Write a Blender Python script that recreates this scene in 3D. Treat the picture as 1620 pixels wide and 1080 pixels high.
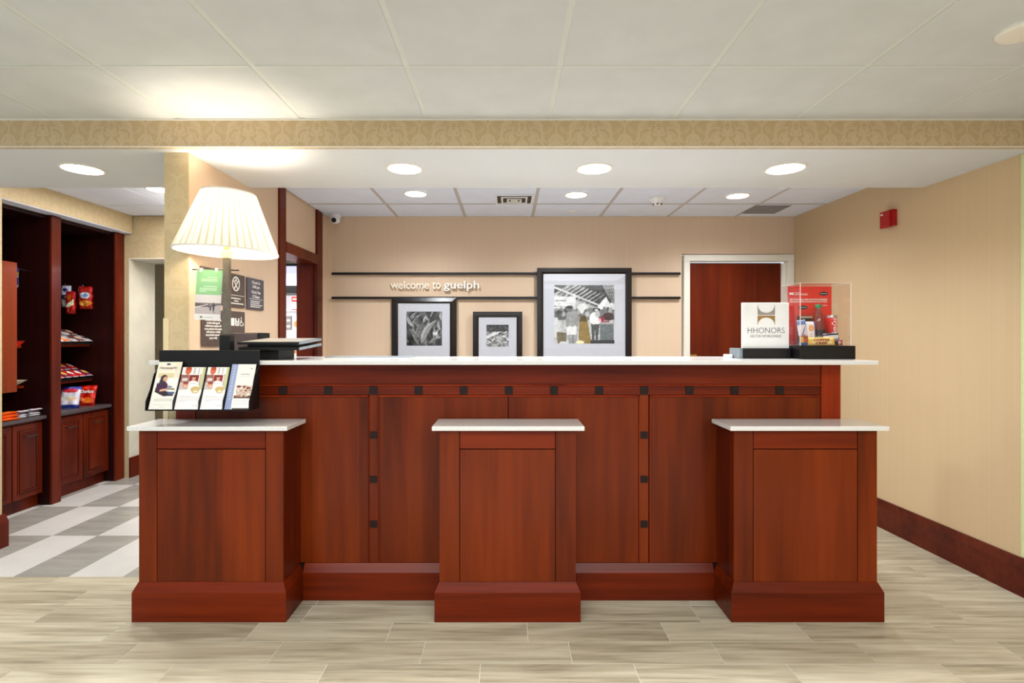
import bpy, bmesh, math, random
import numpy as np
from mathutils import Vector, Matrix
random.seed(7)
for o in list(bpy.data.objects): bpy.data.objects.remove(o)
S = bpy.context.scene
C = S.collection
F, VX, VY, H = 842.0, 804.0, 531.0, 1.34      # focal in px, vanishing point, eye height

# ------------------------------------------------------------------ camera, world, lights
cam = bpy.data.cameras.new('camera'); co = bpy.data.objects.new('camera', cam); C.objects.link(co)
co.location = (0, 0, H); co.rotation_euler = (math.pi/2, 0, 0)
cam.sensor_fit = 'HORIZONTAL'; cam.sensor_width = 36; cam.lens = 36*F/1620
cam.shift_x = (810-VX)/1620; cam.shift_y = -(540-VY)/1620
cam.clip_start = .05
S.camera = co
w = bpy.data.worlds.new('world'); S.world = w; w.use_nodes = True
w.node_tree.nodes['Background'].inputs[0].default_value = (.86, .95, 1.0, 1)
w.node_tree.nodes['Background'].inputs[1].default_value = .62
S.view_settings.view_transform = 'Standard'; S.view_settings.look = 'None'
S.view_settings.gamma = 1; S.view_settings.use_curve_mapping = False
S.view_settings.exposure = 0.36

def area(name, loc, sx, sy, power, col=(.92, .98, 1.0), rot=(0, 0, 0)):
    l = bpy.data.lights.new(name, 'AREA'); l.shape = 'RECTANGLE'; l.size = sx; l.size_y = sy
    l.energy = power; l.color = col
    o = bpy.data.objects.new(name, l); C.objects.link(o); o.location = loc; o.rotation_euler = rot
    return o
def spot(name, loc, power, angle=150, col=(.93, .97, 1.0), r=.07, blend=.8):
    l = bpy.data.lights.new(name, 'SPOT'); l.energy = power; l.color = col
    l.spot_size = math.radians(angle); l.spot_blend = blend; l.shadow_soft_size = r
    o = bpy.data.objects.new(name, l); C.objects.link(o); o.location = loc
    return o
def point(name, loc, power, col=(1, .85, .65), r=.05):
    l = bpy.data.lights.new(name, 'POINT'); l.energy = power; l.color = col; l.shadow_soft_size = r
    o = bpy.data.objects.new(name, l); C.objects.link(o); o.location = loc
    return o
area('lobby_fill', (0, .2, 2.36), 4.0, 1.2, 80)  # added area lights standing in for unseen lobby ceiling lamps
area('lobby_fill', (0, -1.6, 2.36), 5.0, 1.2, 50)
area('snack_corner_fill', (-2.7, 4.2, 2.44), 1.0, 1.2, 22, (1, .95, .9))  # added unseen area light that brightens the snack cabinets
area('back_hall_fill', (-2.6, 5.3, 2.0), .8, .3, 10, (1, .98, .95))  # added unseen area light, as no world light reaches the hall

# ------------------------------------------------------------------ materials
def lin(c):
    c = np.asarray(c, float)/255.0
    return np.where(c <= .04045, c/12.92, ((c+.055)/1.055)**2.4)
def L4(c): return tuple(float(v) for v in lin(c))+(1.0,)
class NT:
    def __init__(s, name):
        s.m = bpy.data.materials.new(name); s.m.use_nodes = True
        s.t = s.m.node_tree; s.b = s.t.nodes['Principled BSDF']
    def n(s, typ, **kw):
        x = s.t.nodes.new(typ)
        for k, v in kw.items(): setattr(x, k, v)
        return x
    def l(s, a, b): s.t.links.new(a, b)
    def coord(s, scale, rnd=30.0):
        tc = s.n('ShaderNodeTexCoord'); oi = s.n('ShaderNodeObjectInfo')
        mul = s.n('ShaderNodeVectorMath', operation='SCALE'); mul.inputs[0].default_value = (1, .7, 1.3)
        mm = s.n('ShaderNodeMath', operation='MULTIPLY'); mm.inputs[1].default_value = rnd
        s.l(oi.outputs['Random'], mm.inputs[0]); s.l(mm.outputs[0], mul.inputs['Scale'])
        ad = s.n('ShaderNodeVectorMath', operation='ADD'); s.l(tc.outputs['Object'], ad.inputs[0]); s.l(mul.outputs[0], ad.inputs[1])
        mp = s.n('ShaderNodeVectorMath', operation='MULTIPLY'); mp.inputs[1].default_value = scale
        s.l(ad.outputs[0], mp.inputs[0]); return mp.outputs[0], ad.outputs[0], oi.outputs['Random']
    def noise(s, vec, scale=1, detail=4, rough=.55, dist=0):
        x = s.n('ShaderNodeTexNoise'); x.inputs['Scale'].default_value = scale; x.inputs['Detail'].default_value = detail
        x.inputs['Roughness'].default_value = rough; x.inputs['Distortion'].default_value = dist
        if vec is not None: s.l(vec, x.inputs['Vector'])
        return x.outputs['Fac']
    def ramp(s, fac, stops):
        r = s.n('ShaderNodeValToRGB'); e = r.color_ramp.elements
        while len(e) < len(stops): e.new(.5)
        for i, (p, c) in enumerate(stops): e[i].position = p; e[i].color = L4(c)
        s.l(fac, r.inputs[0]); return r.outputs[0]
    def set(s, rough=.5, spec=.5, metal=0, coat=0, coat_r=.1):
        s.b.inputs['Roughness'].default_value = rough; s.b.inputs['Specular IOR Level'].default_value = spec
        s.b.inputs['Metallic'].default_value = metal; s.b.inputs['Coat Weight'].default_value = coat
        s.b.inputs['Coat Roughness'].default_value = coat_r; return s
    def bump(s, fac, strength=.1, dist=.002):
        b = s.n('ShaderNodeBump'); b.inputs['Strength'].default_value = strength; b.inputs['Distance'].default_value = dist
        s.l(fac, b.inputs['Height']); s.l(b.outputs[0], s.b.inputs['Normal'])
def plain(name, c, rough=.5, spec=.5, metal=0, var=.06, coat=0, scale=25):
    t = NT(name); v, _, _ = t.coord((scale, scale, scale)); f = t.noise(v, 1, 3)
    a = tuple(max(0, x*(1-var)) for x in c); b = tuple(min(255, x*(1+var)) for x in c)
    t.l(t.ramp(f, [(.3, a), (.7, b)]), t.b.inputs['Base Color']); t.set(rough, spec, metal, coat)
    return t.m
def wood(name, dark, mid, light, rough=.34, coat=.25, horiz=False):
    t = NT(name)
    sc = (1.4, 30, 30) if horiz else (20, 20, 1.2)
    v, base, rnd = t.coord(sc)
    f1 = t.noise(v, 1, 6, .6, .25)
    sc2 = t.n('ShaderNodeVectorMath', operation='MULTIPLY'); sc2.inputs[1].default_value = (.5, 4, 4) if horiz else (4, 4, .7)
    t.l(base, sc2.inputs[0]); f2 = t.noise(sc2.outputs[0], 1, 2, .5, .4)
    # veneer leaves: slow step along x and y
    sep = t.n('ShaderNodeSeparateXYZ'); t.l(base, sep.inputs[0])
    a = t.n('ShaderNodeMath', operation='ADD'); t.l(sep.outputs[0], a.inputs[0]); t.l(sep.outputs[1], a.inputs[1])
    b = t.n('ShaderNodeMath', operation='MULTIPLY'); b.inputs[1].default_value = 4.2; t.l(a.outputs[0], b.inputs[0])
    fl = t.n('ShaderNodeMath', operation='FLOOR'); t.l(b.outputs[0], fl.inputs[0])
    wn = t.n('ShaderNodeTexWhiteNoise', noise_dimensions='1D'); t.l(fl.outputs[0], wn.inputs['W'])
    m1 = t.n('ShaderNodeMath', operation='MULTIPLY'); m1.inputs[1].default_value = .45; t.l(f1, m1.inputs[0])
    m2 = t.n('ShaderNodeMath', operation='MULTIPLY_ADD'); m2.inputs[1].default_value = .55; t.l(f2, m2.inputs[0]); t.l(m1.outputs[0], m2.inputs[2])
    m3 = t.n('ShaderNodeMath', operation='MULTIPLY_ADD'); m3.inputs[1].default_value = .0 if horiz else .13; t.l(wn.outputs['Value'], m3.inputs[0]); t.l(m2.outputs[0], m3.inputs[2])
    t.l(t.ramp(m3.outputs[0], [(.36, dark), (.53, mid), (.74, light)]), t.b.inputs['Base Color'])
    t.set(rough, .16, 0, coat*.22, .12); t.bump(f1, .04, .001)
    return t.m
M = {}
M['wood'] = wood('cherry_wood', (76, 24, 4), (103, 35, 4), (128, 48, 7))
M['wood_h'] = wood('cherry_wood_cross_grain', (78, 20, 2), (110, 33, 4), (132, 46, 8), horiz=True)
M['wood_dark'] = wood('dark_cherry_wood', (56, 14, 4), (88, 25, 6), (112, 38, 12), .35)
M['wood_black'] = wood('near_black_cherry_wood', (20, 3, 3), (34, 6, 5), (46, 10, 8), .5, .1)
M['wood_red'] = wood('red_cherry_wood', (104, 26, 6), (140, 42, 10), (162, 58, 16), .3)
M['recess'] = plain('dark_joint', (34, 10, 6), .8)
M['inlay'] = plain('black_inlay_wood', (34, 17, 14), .5, .2)
M['quartz'] = plain('pale_quartz', (226, 222, 218), .14, .5, 0, .025, 0, 140)
M['black'] = plain('black_plastic', (17, 15, 15), .4, .3)
M['blackm'] = plain('black_metal', (22, 13, 12), .3, .45)
M['greyedge'] = plain('grey_edge_plastic', (128, 136, 142), .4)
M['darkgrey'] = plain('dark_grey_laminate', (74, 64, 66), .35)
M['traygrey'] = plain('grey_tray_surface', (150, 145, 138), .5)
M['white'] = plain('white_paint', (232, 226, 214), .5, var=.01)
M['white2'] = plain('white_plastic', (236, 236, 238), .4, var=.01)
M['paper'] = plain('white_paper', (238, 235, 232), .6, var=.01)
M['mat'] = plain('white_mount_board', (206, 207, 216), .7, var=.01)
M['pole'] = plain('brushed_bronze', (120, 112, 100), .35, .5, .7)
M['signplate'] = plain('dark_taupe_sign', (84, 70, 66), .45)
M['signblue'] = plain('slate_sign', (84, 80, 92), .45)
M['lettering'] = plain('white_lettering', (245, 242, 236), .4, var=.005)
M['letter_pale'] = plain('pale_lettering', (250, 246, 232), .4, var=.01)
M['letter_grey'] = plain('grey_lettering', (92, 88, 90), .5)
M['letter_red'] = plain('red_brown_lettering', (150, 28, 22), .5)
M['letter_navy'] = plain('navy_lettering', (28, 34, 84), .5)
M['gold'] = plain('bronze_gold', (158, 118, 64), .4)
M['taupe'] = plain('taupe_grey', (150, 140, 130), .4)
M['brass'] = plain('brass', (196, 160, 96), .25, .5, .9)
M['handle'] = plain('dark_nickel', (86, 80, 74), .3, .5, .8)
M['chrome'] = plain('chrome_wire', (200, 200, 200), .2, .5, 1)
M['red'] = plain('red_plastic', (168, 12, 16), .35)
M['redcard'] = plain('red_card', (228, 34, 18), .5, var=.015)
M['navy'] = plain('navy_badge', (26, 24, 44), .5)
M['ceil'] = plain('ceiling_board', (204, 206, 205), .85, .2, var=.015, scale=6)
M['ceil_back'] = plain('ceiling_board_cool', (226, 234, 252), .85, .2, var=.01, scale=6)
M['grid'] = plain('ceiling_grid_metal', (208, 211, 204), .5, var=.01)
M['grid_back'] = plain('ceiling_grid_metal_cool', (188, 184, 186), .5, var=.01)
M['soffit'] = plain('soffit_paint', (212, 215, 218), .7, .3, var=.01, scale=3)
M['jamb'] = plain('pale_cream_paint', (216, 210, 190), .7, var=.03, scale=5)
M['guard'] = plain('cream_corner_guard', (222, 204, 164), .4, var=.01)
M['greenguard'] = plain('pale_green_corner_guard', (206, 216, 160), .4, var=.01)
M['base'] = wood('dark_baseboard_wood', (62, 18, 10), (86, 30, 16), (106, 42, 24), .35, .2, True)
M['vent'] = plain('grey_vent_metal', (150, 148, 150), .5)
M['canred'] = plain('bright_red_can', (222, 22, 26), .3)
M['cap'] = plain('green_cap', (20, 130, 80), .4)
M['canalu'] = plain('can_aluminium', (190, 190, 192), .3, .5, .9)

def wallpaper(name, a, b):
    t = NT(name); v, _, _ = t.coord((60, 60, .5), 0); f = t.noise(v, 1, 5, .6)
    v2, _, _ = t.coord((1.3, 1.3, .9), 0); f2 = t.noise(v2, 1, 2)
    m = t.n('ShaderNodeMath', operation='MULTIPLY_ADD'); m.inputs[1].default_value = .35; t.l(f2, m.inputs[0])
    m2 = t.n('ShaderNodeMath', operation='MULTIPLY'); m2.inputs[1].default_value = .65; t.l(f, m2.inputs[0]); t.l(m2.outputs[0], m.inputs[2])
    t.l(t.ramp(m.outputs[0], [(.1, a), (.9, b)]), t.b.inputs['Base Color']); t.set(.6, .3); t.bump(f, .02, .001)
    return t.m
M['paper_back'] = wallpaper('tan_striped_wallpaper', (215, 187, 159), (226, 200, 174))
M['paper_right'] = wallpaper('tan_gold_striped_wallpaper', (200, 172, 134), (211, 185, 148))
def damask(name, a, b):
    t = NT(name); tc = t.n('ShaderNodeTexCoord'); sp = t.n('ShaderNodeSeparateXYZ'); t.l(tc.outputs['Object'], sp.inputs[0])
    ad = t.n('ShaderNodeMath', operation='ADD'); t.l(sp.outputs[0], ad.inputs[0]); t.l(sp.outputs[1], ad.inputs[1])
    pp = t.n('ShaderNodeMath', operation='PINGPONG'); pp.inputs[1].default_value = .17; t.l(ad.outputs[0], pp.inputs[0])
    pz = t.n('ShaderNodeMath', operation='WRAP'); pz.inputs[1].default_value = .34; pz.inputs[2].default_value = 0; t.l(sp.outputs[2], pz.inputs[0])
    cb = t.n('ShaderNodeCombineXYZ'); t.l(pp.outputs[0], cb.inputs[0]); t.l(pz.outputs[0], cb.inputs[2])
    f = t.noise(cb.outputs[0], 11, 2, .5, 1.8)
    t.l(t.ramp(f, [(.44, a), (.50, b), (.56, b), (.62, a)]), t.b.inputs['Base Color']); t.set(.55, .3)
    return t.m
M['damask'] = damask('tan_damask_wallpaper', (196, 170, 130), (207, 184, 148))
M['damask_green'] = damask('olive_damask_wallpaper', (196, 176, 138), (203, 184, 148))

def plank_mat():
    t = NT('grey_oak_plank'); v, base, rnd = t.coord((2.4, 62, 10), 60)
    f = t.noise(v, 1, 7, .65, .5)
    s2 = t.n('ShaderNodeVectorMath', operation='MULTIPLY'); s2.inputs[1].default_value = (1.5, 13, 1); t.l(base, s2.inputs[0])
    f2 = t.noise(s2.outputs[0], 1, 3, .5, 1.2)
    m1 = t.n('ShaderNodeMath', operation='MULTIPLY'); m1.inputs[1].default_value = .5; t.l(f, m1.inputs[0])
    m2 = t.n('ShaderNodeMath', operation='MULTIPLY_ADD'); m2.inputs[1].default_value = .5; t.l(f2, m2.inputs[0]); t.l(m1.outputs[0], m2.inputs[2])
    m3 = t.n('ShaderNodeMath', operation='MULTIPLY_ADD'); m3.inputs[1].default_value = .09; t.l(rnd, m3.inputs[0]); t.l(m2.outputs[0], m3.inputs[2])
    t.l(t.ramp(m3.outputs[0], [(.36, (134, 122, 100)), (.48, (168, 157, 134)), (.57, (187, 176, 152)), (.68, (202, 193, 170))]), t.b.inputs['Base Color'])
    t.set(.33, .4); t.bump(f, .05, .001); return t.m
M['plank'] = plank_mat()
M['grout'] = plain('pale_grout', (214, 210, 198), .8)
M['tile_white'] = plain('white_floor_tile', (210, 206, 202), .25, .5, var=.02, scale=5)
def grey_tile():
    t = NT('grey_floor_tile'); v, _, _ = t.coord((3, 12, 3)); f = t.noise(v, 1, 4, .6, .5)
    t.l(t.ramp(f, [(.3, (146, 142, 136)), (.7, (168, 164, 156))]), t.b.inputs['Base Color']); t.set(.25, .5); return t.m
M['tile_grey'] = grey_tile()
def emis(name, c, st):
    t = NT(name); t.b.inputs['Base Color'].default_value = L4(c)
    t.b.inputs['Emission Color'].default_value = L4(c); t.b.inputs['Emission Strength'].default_value = st; return t.m
M['lens'] = emis('lit_lens', (255, 248, 236), 9)
M['bulb'] = emis('lit_bulb', (255, 236, 200), 6)
M['screen'] = emis('lit_screen', (196, 202, 255), .85)
M['glow_back'] = emis('glowing_back_board', (236, 232, 236), .55)  # back board itself glows, standing in for light inside the shelving
def shade_mat():
    t = NT('pleated_fabric_shade'); t.b.inputs['Base Color'].default_value = L4((250, 240, 216)); t.set(.8, .2)
    tr = t.n('ShaderNodeBsdfTranslucent'); tr.inputs[0].default_value = L4((255, 244, 220))
    tc = t.n('ShaderNodeTexCoord'); sp = t.n('ShaderNodeSeparateXYZ'); t.l(tc.outputs['Object'], sp.inputs[0])
    at = t.n('ShaderNodeMath', operation='ARCTAN2'); t.l(sp.outputs[1], at.inputs[0]); t.l(sp.outputs[0], at.inputs[1])
    mu = t.n('ShaderNodeMath', operation='MULTIPLY'); mu.inputs[1].default_value = 44; t.l(at.outputs[0], mu.inputs[0])
    si = t.n('ShaderNodeMath', operation='SINE'); t.l(mu.outputs[0], si.inputs[0])
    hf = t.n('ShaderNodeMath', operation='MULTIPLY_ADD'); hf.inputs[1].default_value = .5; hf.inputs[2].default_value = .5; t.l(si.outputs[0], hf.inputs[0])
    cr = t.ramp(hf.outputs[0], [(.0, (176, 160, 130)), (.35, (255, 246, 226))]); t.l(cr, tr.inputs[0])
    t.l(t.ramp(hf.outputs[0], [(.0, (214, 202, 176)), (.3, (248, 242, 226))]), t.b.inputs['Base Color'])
    mx = t.n('ShaderNodeMixShader'); mx.inputs[0].default_value = .12
    out = t.t.nodes['Material Output']; t.l(t.b.outputs[0], mx.inputs[1]); t.l(tr.outputs[0], mx.inputs[2]); t.l(mx.outputs[0], out.inputs[0]); return t.m
M['shade'] = shade_mat()
def thin_glass(name, tint, k=.05):
    t = NT(name); g = t.n('ShaderNodeBsdfGlossy'); g.inputs['Roughness'].default_value = .02
    tr = t.n('ShaderNodeBsdfTransparent'); tr.inputs[0].default_value = L4(tint)
    fr = t.n('ShaderNodeLayerWeight'); pw = t.n('ShaderNodeMath', operation='POWER'); pw.inputs[1].default_value = 4; t.l(fr.outputs['Facing'], pw.inputs[0])
    a = t.n('ShaderNodeMath', operation='MULTIPLY_ADD'); a.inputs[1].default_value = .5; a.inputs[2].default_value = k*.5; t.l(pw.outputs[0], a.inputs[0])
    mx = t.n('ShaderNodeMixShader'); t.l(a.outputs[0], mx.inputs[0]); t.l(tr.outputs[0], mx.inputs[1]); t.l(g.outputs[0], mx.inputs[2])
    t.l(mx.outputs[0], t.t.nodes['Material Output'].inputs[0]); return t.m
M['glass'] = thin_glass('picture_glass', (252, 252, 252), .03)
M['acrylic'] = thin_glass('clear_acrylic', (253, 251, 250), .05)
M['acryledge'] = plain('acrylic_edge', (240, 226, 220), .3, var=.01)
M['pet'] = thin_glass('clear_bottle_plastic', (226, 228, 230), .16)
def print_mat(name='printed_colours', rough=.45):
    t = NT(name); a = t.n('ShaderNodeAttribute'); a.attribute_name = 'Col'; t.l(a.outputs['Color'], t.b.inputs['Base Color']); t.set(rough, .4); return t.m
M['print'] = print_mat(); M['foil'] = print_mat('printed_foil', .25)

# ------------------------------------------------------------------ building helpers
W = {}
def tag(o, label=None, cat=None, group=None, kind=None):
    if label: o['label'] = label
    if cat: o['category'] = cat
    if group: o['group'] = group
    if kind: o['kind'] = kind
    return o
def link(name, me, mat, parent, origin):
    o = bpy.data.objects.new(name, me); C.objects.link(o)
    if mat is not None and not me.materials: me.materials.append(mat)
    o.location = origin - (W[parent] if parent else Vector()); o.parent = parent; W[o] = Vector(origin)
    return o
def place_mesh(name, me, mat, parent):
    n = len(me.vertices); a = np.empty(n*3, np.float32); me.vertices.foreach_get('co', a); a = a.reshape(-1, 3)
    lo, hi = a.min(0), a.max(0); org = np.array([(lo[0]+hi[0])/2, (lo[1]+hi[1])/2, lo[2]], np.float32)
    me.vertices.foreach_set('co', (a-org).ravel()); me.update()
    return link(name, me, mat, parent, Vector([float(v) for v in org]))
class MB:
    def __init__(s): s.bm = bmesh.new()
    def box(s, x0, x1, y0, y1, z0, z1):
        vs = [s.bm.verts.new((x, y, z)) for z in (z0, z1) for x, y in ((x0, y0), (x1, y0), (x1, y1), (x0, y1))]
        for f in ((3, 2, 1, 0), (4, 5, 6, 7), (0, 1, 5, 4), (1, 2, 6, 5), (2, 3, 7, 6), (3, 0, 4, 7)):
            s.bm.faces.new([vs[i] for i in f])
        return s
    def rings(s, rings, cap=True):
        rv = [[s.bm.verts.new(p) for p in r] for r in rings]; n = len(rings[0])
        for a, b in zip(rv, rv[1:]):
            for i in range(n): s.bm.faces.new((a[i], a[(i+1) % n], b[(i+1) % n], b[i]))
        if cap:
            s.bm.faces.new(rv[0][::-1]); s.bm.faces.new(rv[-1])
        return s
    def lathe(s, cx, cy, prof, seg=32, cap=True, axis='Z', ripple=0):
        R = []
        for r, z in prof:
            ring = []
            for i in range(seg):
                a = 2*math.pi*i/seg; rr = r + (ripple if i % 2 else -ripple)
                if axis == 'Z': ring.append((cx+rr*math.cos(a), cy+rr*math.sin(a), z))
                elif axis == 'Y': ring.append((cx+rr*math.cos(a), z, cy+rr*math.sin(a)))
                else: ring.append((z, cx+rr*math.cos(a), cy+rr*math.sin(a)))
            R.append(ring)
        s.rings(R, cap); return s
    def prism(s, pts, a, b, axis='X'):
        f = {'X': lambda p, t: (t, p[0], p[1]), 'Y': lambda p, t: (p[0], t, p[1]), 'Z': lambda p, t: (p[0], p[1], t)}[axis]
        s.rings([[f(p, a) for p in pts], [f(p, b) for p in pts]]); return s
    def tube(s, pts, r, seg=8):
        R = []; P = [Vector(p) for p in pts]
        for i, p in enumerate(P):
            d = (P[min(i+1, len(P)-1)] - P[max(i-1, 0)]).normalized()
            u = d.orthogonal().normalized(); v = d.cross(u)
            if i and R:
                pu = (Vector(R[-1][0]) - P[i-1]).normalized(); u = (pu - d*pu.dot(d)).normalized(); v = d.cross(u)
            R.append([tuple(p + (u*math.cos(2*math.pi*k/seg) + v*math.sin(2*math.pi*k/seg))*r) for k in range(seg)])
        s.rings(R); return s
    def build(s, name, mat, parent=None, bevel=0, smooth=False, mtx=None):
        bm = s.bm; bmesh.ops.recalc_face_normals(bm, faces=bm.faces)
        if bevel: bmesh.ops.bevel(bm, geom=list(bm.edges), offset=bevel, segments=1, affect='EDGES')
        if mtx is not None: bm.transform(mtx)
        me = bpy.data.meshes.new(name); bm.to_mesh(me); bm.free()
        if smooth:
            for p in me.polygons: p.use_smooth = True
            me.set_sharp_from_angle(angle=math.radians(40))
        return place_mesh(name, me, mat, parent)
def box(name, mat, parent, x0, x1, y0, y1, z0, z1, bevel=0):
    return MB().box(x0, x1, y0, y1, z0, z1).build(name, mat, parent, bevel)
def thing(name, label, cat, loc, group=None, kind=None):
    o = bpy.data.objects.new(name, None); C.objects.link(o); o.location = loc; W[o] = Vector(loc); o.empty_display_size = .05
    return tag(o, label, cat, group, kind)
def copy_tree(root, shift, label=None):
    r = root.copy(); C.objects.link(r); r.location = Vector(root.location)+Vector(shift); W[r] = W[root]+Vector(shift)
    if label: r['label'] = label
    def kids(src, dst):
        for ch in [c for c in src.children]:
            c = ch.copy(); C.objects.link(c); c.parent = dst; W[c] = W[ch]+Vector(shift); kids(ch, c)
    kids(root, r); return r
_tc = {}
def text_data(body, size, extrude, bold, align, spacing):
    cu = bpy.data.curves.new('t', 'FONT'); cu.body = body; cu.size = size; cu.extrude = extrude; cu.offset = bold
    cu.align_x = align; cu.space_line = spacing; cu.resolution_u = 3
    o = bpy.data.objects.new('t', cu); C.objects.link(o)
    dg = bpy.context.evaluated_depsgraph_get(); me = bpy.data.meshes.new_from_object(o.evaluated_get(dg))
    bpy.data.objects.remove(o); bpy.data.curves.remove(cu); return me
FRONT = Matrix.Rotation(math.pi/2, 4, 'X')
SIDE = Matrix.Rotation(math.pi/2, 4, 'Z') @ FRONT
def text_pts(body, size=.05, extrude=.0008, bold=0, align='CENTER', spacing=1, fitw=None, fith=None, shear=0):
    me = text_data(body, size, extrude, bold, align, spacing); n = len(me.vertices)
    a = np.empty(n*3, np.float32); me.vertices.foreach_get('co', a); a = a.reshape(-1, 3)
    lo, hi = a.min(0), a.max(0); c = (lo+hi)/2; a[:, :2] -= c[:2]
    if fitw: a[:, 0] *= fitw/(hi[0]-lo[0])
    if fith: a[:, 1] *= fith/(hi[1]-lo[1])
    if shear: a[:, 0] += a[:, 1]*shear
    return me, a
def text(name, body, mat, parent, loc, rot=FRONT, **kw):
    me, a = text_pts(body, **kw)
    m = np.array(Matrix.Translation(loc) @ rot); a = a @ m[:3, :3].T + m[:3, 3]
    me.vertices.foreach_set('co', a.astype(np.float32).ravel()); me.name = name; me.materials.clear()
    return place_mesh(name, me, mat, parent)
class Cv:                                  # a little raster of printed colour, turned into vertex colours
    def __init__(s, nx, ny, bg):
        s.nx, s.ny = nx, ny; s.a = np.ones((ny, nx, 3))*np.array(bg, float)
        s.x, s.y = np.meshgrid((np.arange(nx))/(nx-1), (np.arange(ny))/(ny-1))
    def put(s, m, c): s.a[m] = c; return s
    def rect(s, x0, y0, x1, y1, c): return s.put((s.x >= x0) & (s.x <= x1) & (s.y >= y0) & (s.y <= y1), c)
    def ell(s, cx, cy, rx, ry, c, rot=0):
        dx, dy = s.x-cx, s.y-cy; ca, sa = math.cos(rot), math.sin(rot)
        return s.put(((dx*ca+dy*sa)/rx)**2+((-dx*sa+dy*ca)/ry)**2 <= 1, c)
    def poly(s, pts, c):
        m = np.zeros(s.x.shape, bool); n = len(pts)
        for i in range(n):
            (x0, y0), (x1, y1) = pts[i], pts[(i+1) % n]
            if y0 == y1: continue
            m ^= ((y0 > s.y) != (y1 > s.y)) & (s.x < (x1-x0)*(s.y-y0)/(y1-y0)+x0)
        return s.put(m, c)
    def line(s, x0, y0, x1, y1, w_, c):
        dx, dy = x1-x0, y1-y0; l2 = dx*dx+dy*dy+1e-9
        t = np.clip(((s.x-x0)*dx+(s.y-y0)*dy)/l2, 0, 1)
        return s.put((s.x-x0-t*dx)**2+(s.y-y0-t*dy)**2 <= w_*w_/4, c)
    def grain(s, amp, k=8, seed=1):
        r = np.random.RandomState(seed); g = r.rand(k+2, k+2)
        ix, iy = s.x*k, s.y*k; i0, j0 = ix.astype(int), iy.astype(int); fx, fy = ix-i0, iy-j0
        v = (g[j0, i0]*(1-fx)+g[j0, i0+1]*fx)*(1-fy)+(g[j0+1, i0]*(1-fx)+g[j0+1, i0+1]*fx)*fy
        s.a = np.clip(s.a+(v-.5)[..., None]*amp, 0, 255); return s
def colour_attr(me, cols):
    at = me.color_attributes.new('Col', 'FLOAT_COLOR', 'POINT')
    rgba = np.ones((len(cols), 4), np.float32); rgba[:, :3] = lin(cols); at.data.foreach_set('color', rgba.ravel())
def grid_faces(nx, ny, off=0, flip=False):
    i, j = np.meshgrid(np.arange(nx-1), np.arange(ny-1)); a = (j*nx+i).ravel()+off
    q = np.stack([a, a+1, a+nx+1, a+nx], 1); return (q[:, ::-1] if flip else q)
def sheet(name, cv, parent, bl, br, tl, mat=None):
    bl, br, tl = (np.array(p, float) for p in (bl, br, tl))
    P = bl + cv.x.reshape(-1, 1)*(br-bl) + cv.y.reshape(-1, 1)*(tl-bl)
    me = bpy.data.meshes.new(name); me.from_pydata(P.tolist(), [], grid_faces(cv.nx, cv.ny).tolist())
    colour_attr(me, cv.a.reshape(-1, 3)); return place_mesh(name, me, mat or M['print'], parent)
def pillow(name, cv, parent, w_, h_, d_, mtx, back=None, puff=.5, mat=None, seed=0):
    """filled packet standing in XZ, front towards -Y, printed both sides, crimped ends"""
    r = np.random.RandomState(seed); x = cv.x.ravel()*2-1; y = cv.y.ravel()*2-1
    th = (np.clip(1-x**4, 0, 1)**puff)*(np.clip(1-(np.abs(y)/.92)**5, 0, 1)**puff)
    th = th*(1+.12*np.sin(x*5+seed)*np.cos(y*6+seed*2))
    X = x*w_/2*(1-.05*(1-y*y)); Z = (y+1)*h_/2
    Fp = np.stack([X, -th*d_/2, Z], 1); Bp = np.stack([X, th*d_/2+.0004, Z], 1)
    P = np.concatenate([Fp, Bp]); m = np.array(mtx); P = P @ m[:3, :3].T + m[:3, 3]
    nx, ny = cv.nx, cv.ny; q = np.concatenate([grid_faces(nx, ny), grid_faces(nx, ny, nx*ny, True)])
    edge = [j*nx for j in range(ny)]; e2 = [j*nx+nx-1 for j in range(ny)]; ex = []
    N = nx*ny
    for e in (edge, e2, list(range(nx)), list(range((ny-1)*nx, ny*nx))):
        ex += [[a, b, b+N, a+N] for a, b in zip(e, e[1:])]
    me = bpy.data.meshes.new(name); me.from_pydata(P.tolist(), [], q.tolist()+ex)
    c = cv.a.reshape(-1, 3); colour_attr(me, np.concatenate([c, c if back is None else np.ones_like(c)*back]))
    for p in me.polygons: p.use_smooth = True
    return place_mesh(name, me, mat or M['foil'], parent)
def T(x, y, z, rz=0, rx=0, ry=0): return Matrix.Translation((x, y, z)) @ Matrix.Rotation(rz, 4, 'Z') @ Matrix.Rotation(rx, 4, 'X') @ Matrix.Rotation(ry, 4, 'Y')

# ------------------------------------------------------------------ floor
floor = box('floor', M['grout'], None, -5, 3.4, -2.6, 6.9, -.1, -.0014); tag(floor, kind='structure')
_pc = {}
def slab(name, mat, parent, x0, x1, y0, y1, z0, z1):
    k = (name, mat.name, round(x1-x0, 3), round(y1-y0, 3), round(z1-z0, 3))
    if k not in _pc:
        o = MB().box(x0, x1, y0, y1, z0, z1).build(name, mat, parent); _pc[k] = o.data; return o
    return link(name, _pc[k], None, parent, Vector(((x0+x1)/2, (y0+y1)/2, z0)))
ROW = .157; G = .0018
offs = {0: -2.49, 1: -2.21, 2: -.971, 3: -1.163, 4: -1.612, 5: -1.363}
y = 2.96; k = 0
while y > 1.25:
    y0 = y-ROW; o = offs.get(k, random.random()*.6); x = o - math.ceil((o+3.7)/.625)*.625
    while x < 3.2:
        a, b = max(x, -3.6), min(x+.625, 3.2)
        if b-a > .05: slab('plank', M['plank'], floor, a+G, b-G, y0+G, y-G, -.0013, 0)
        x += .625
    y = y0; k += 1
y = 2.96
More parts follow.
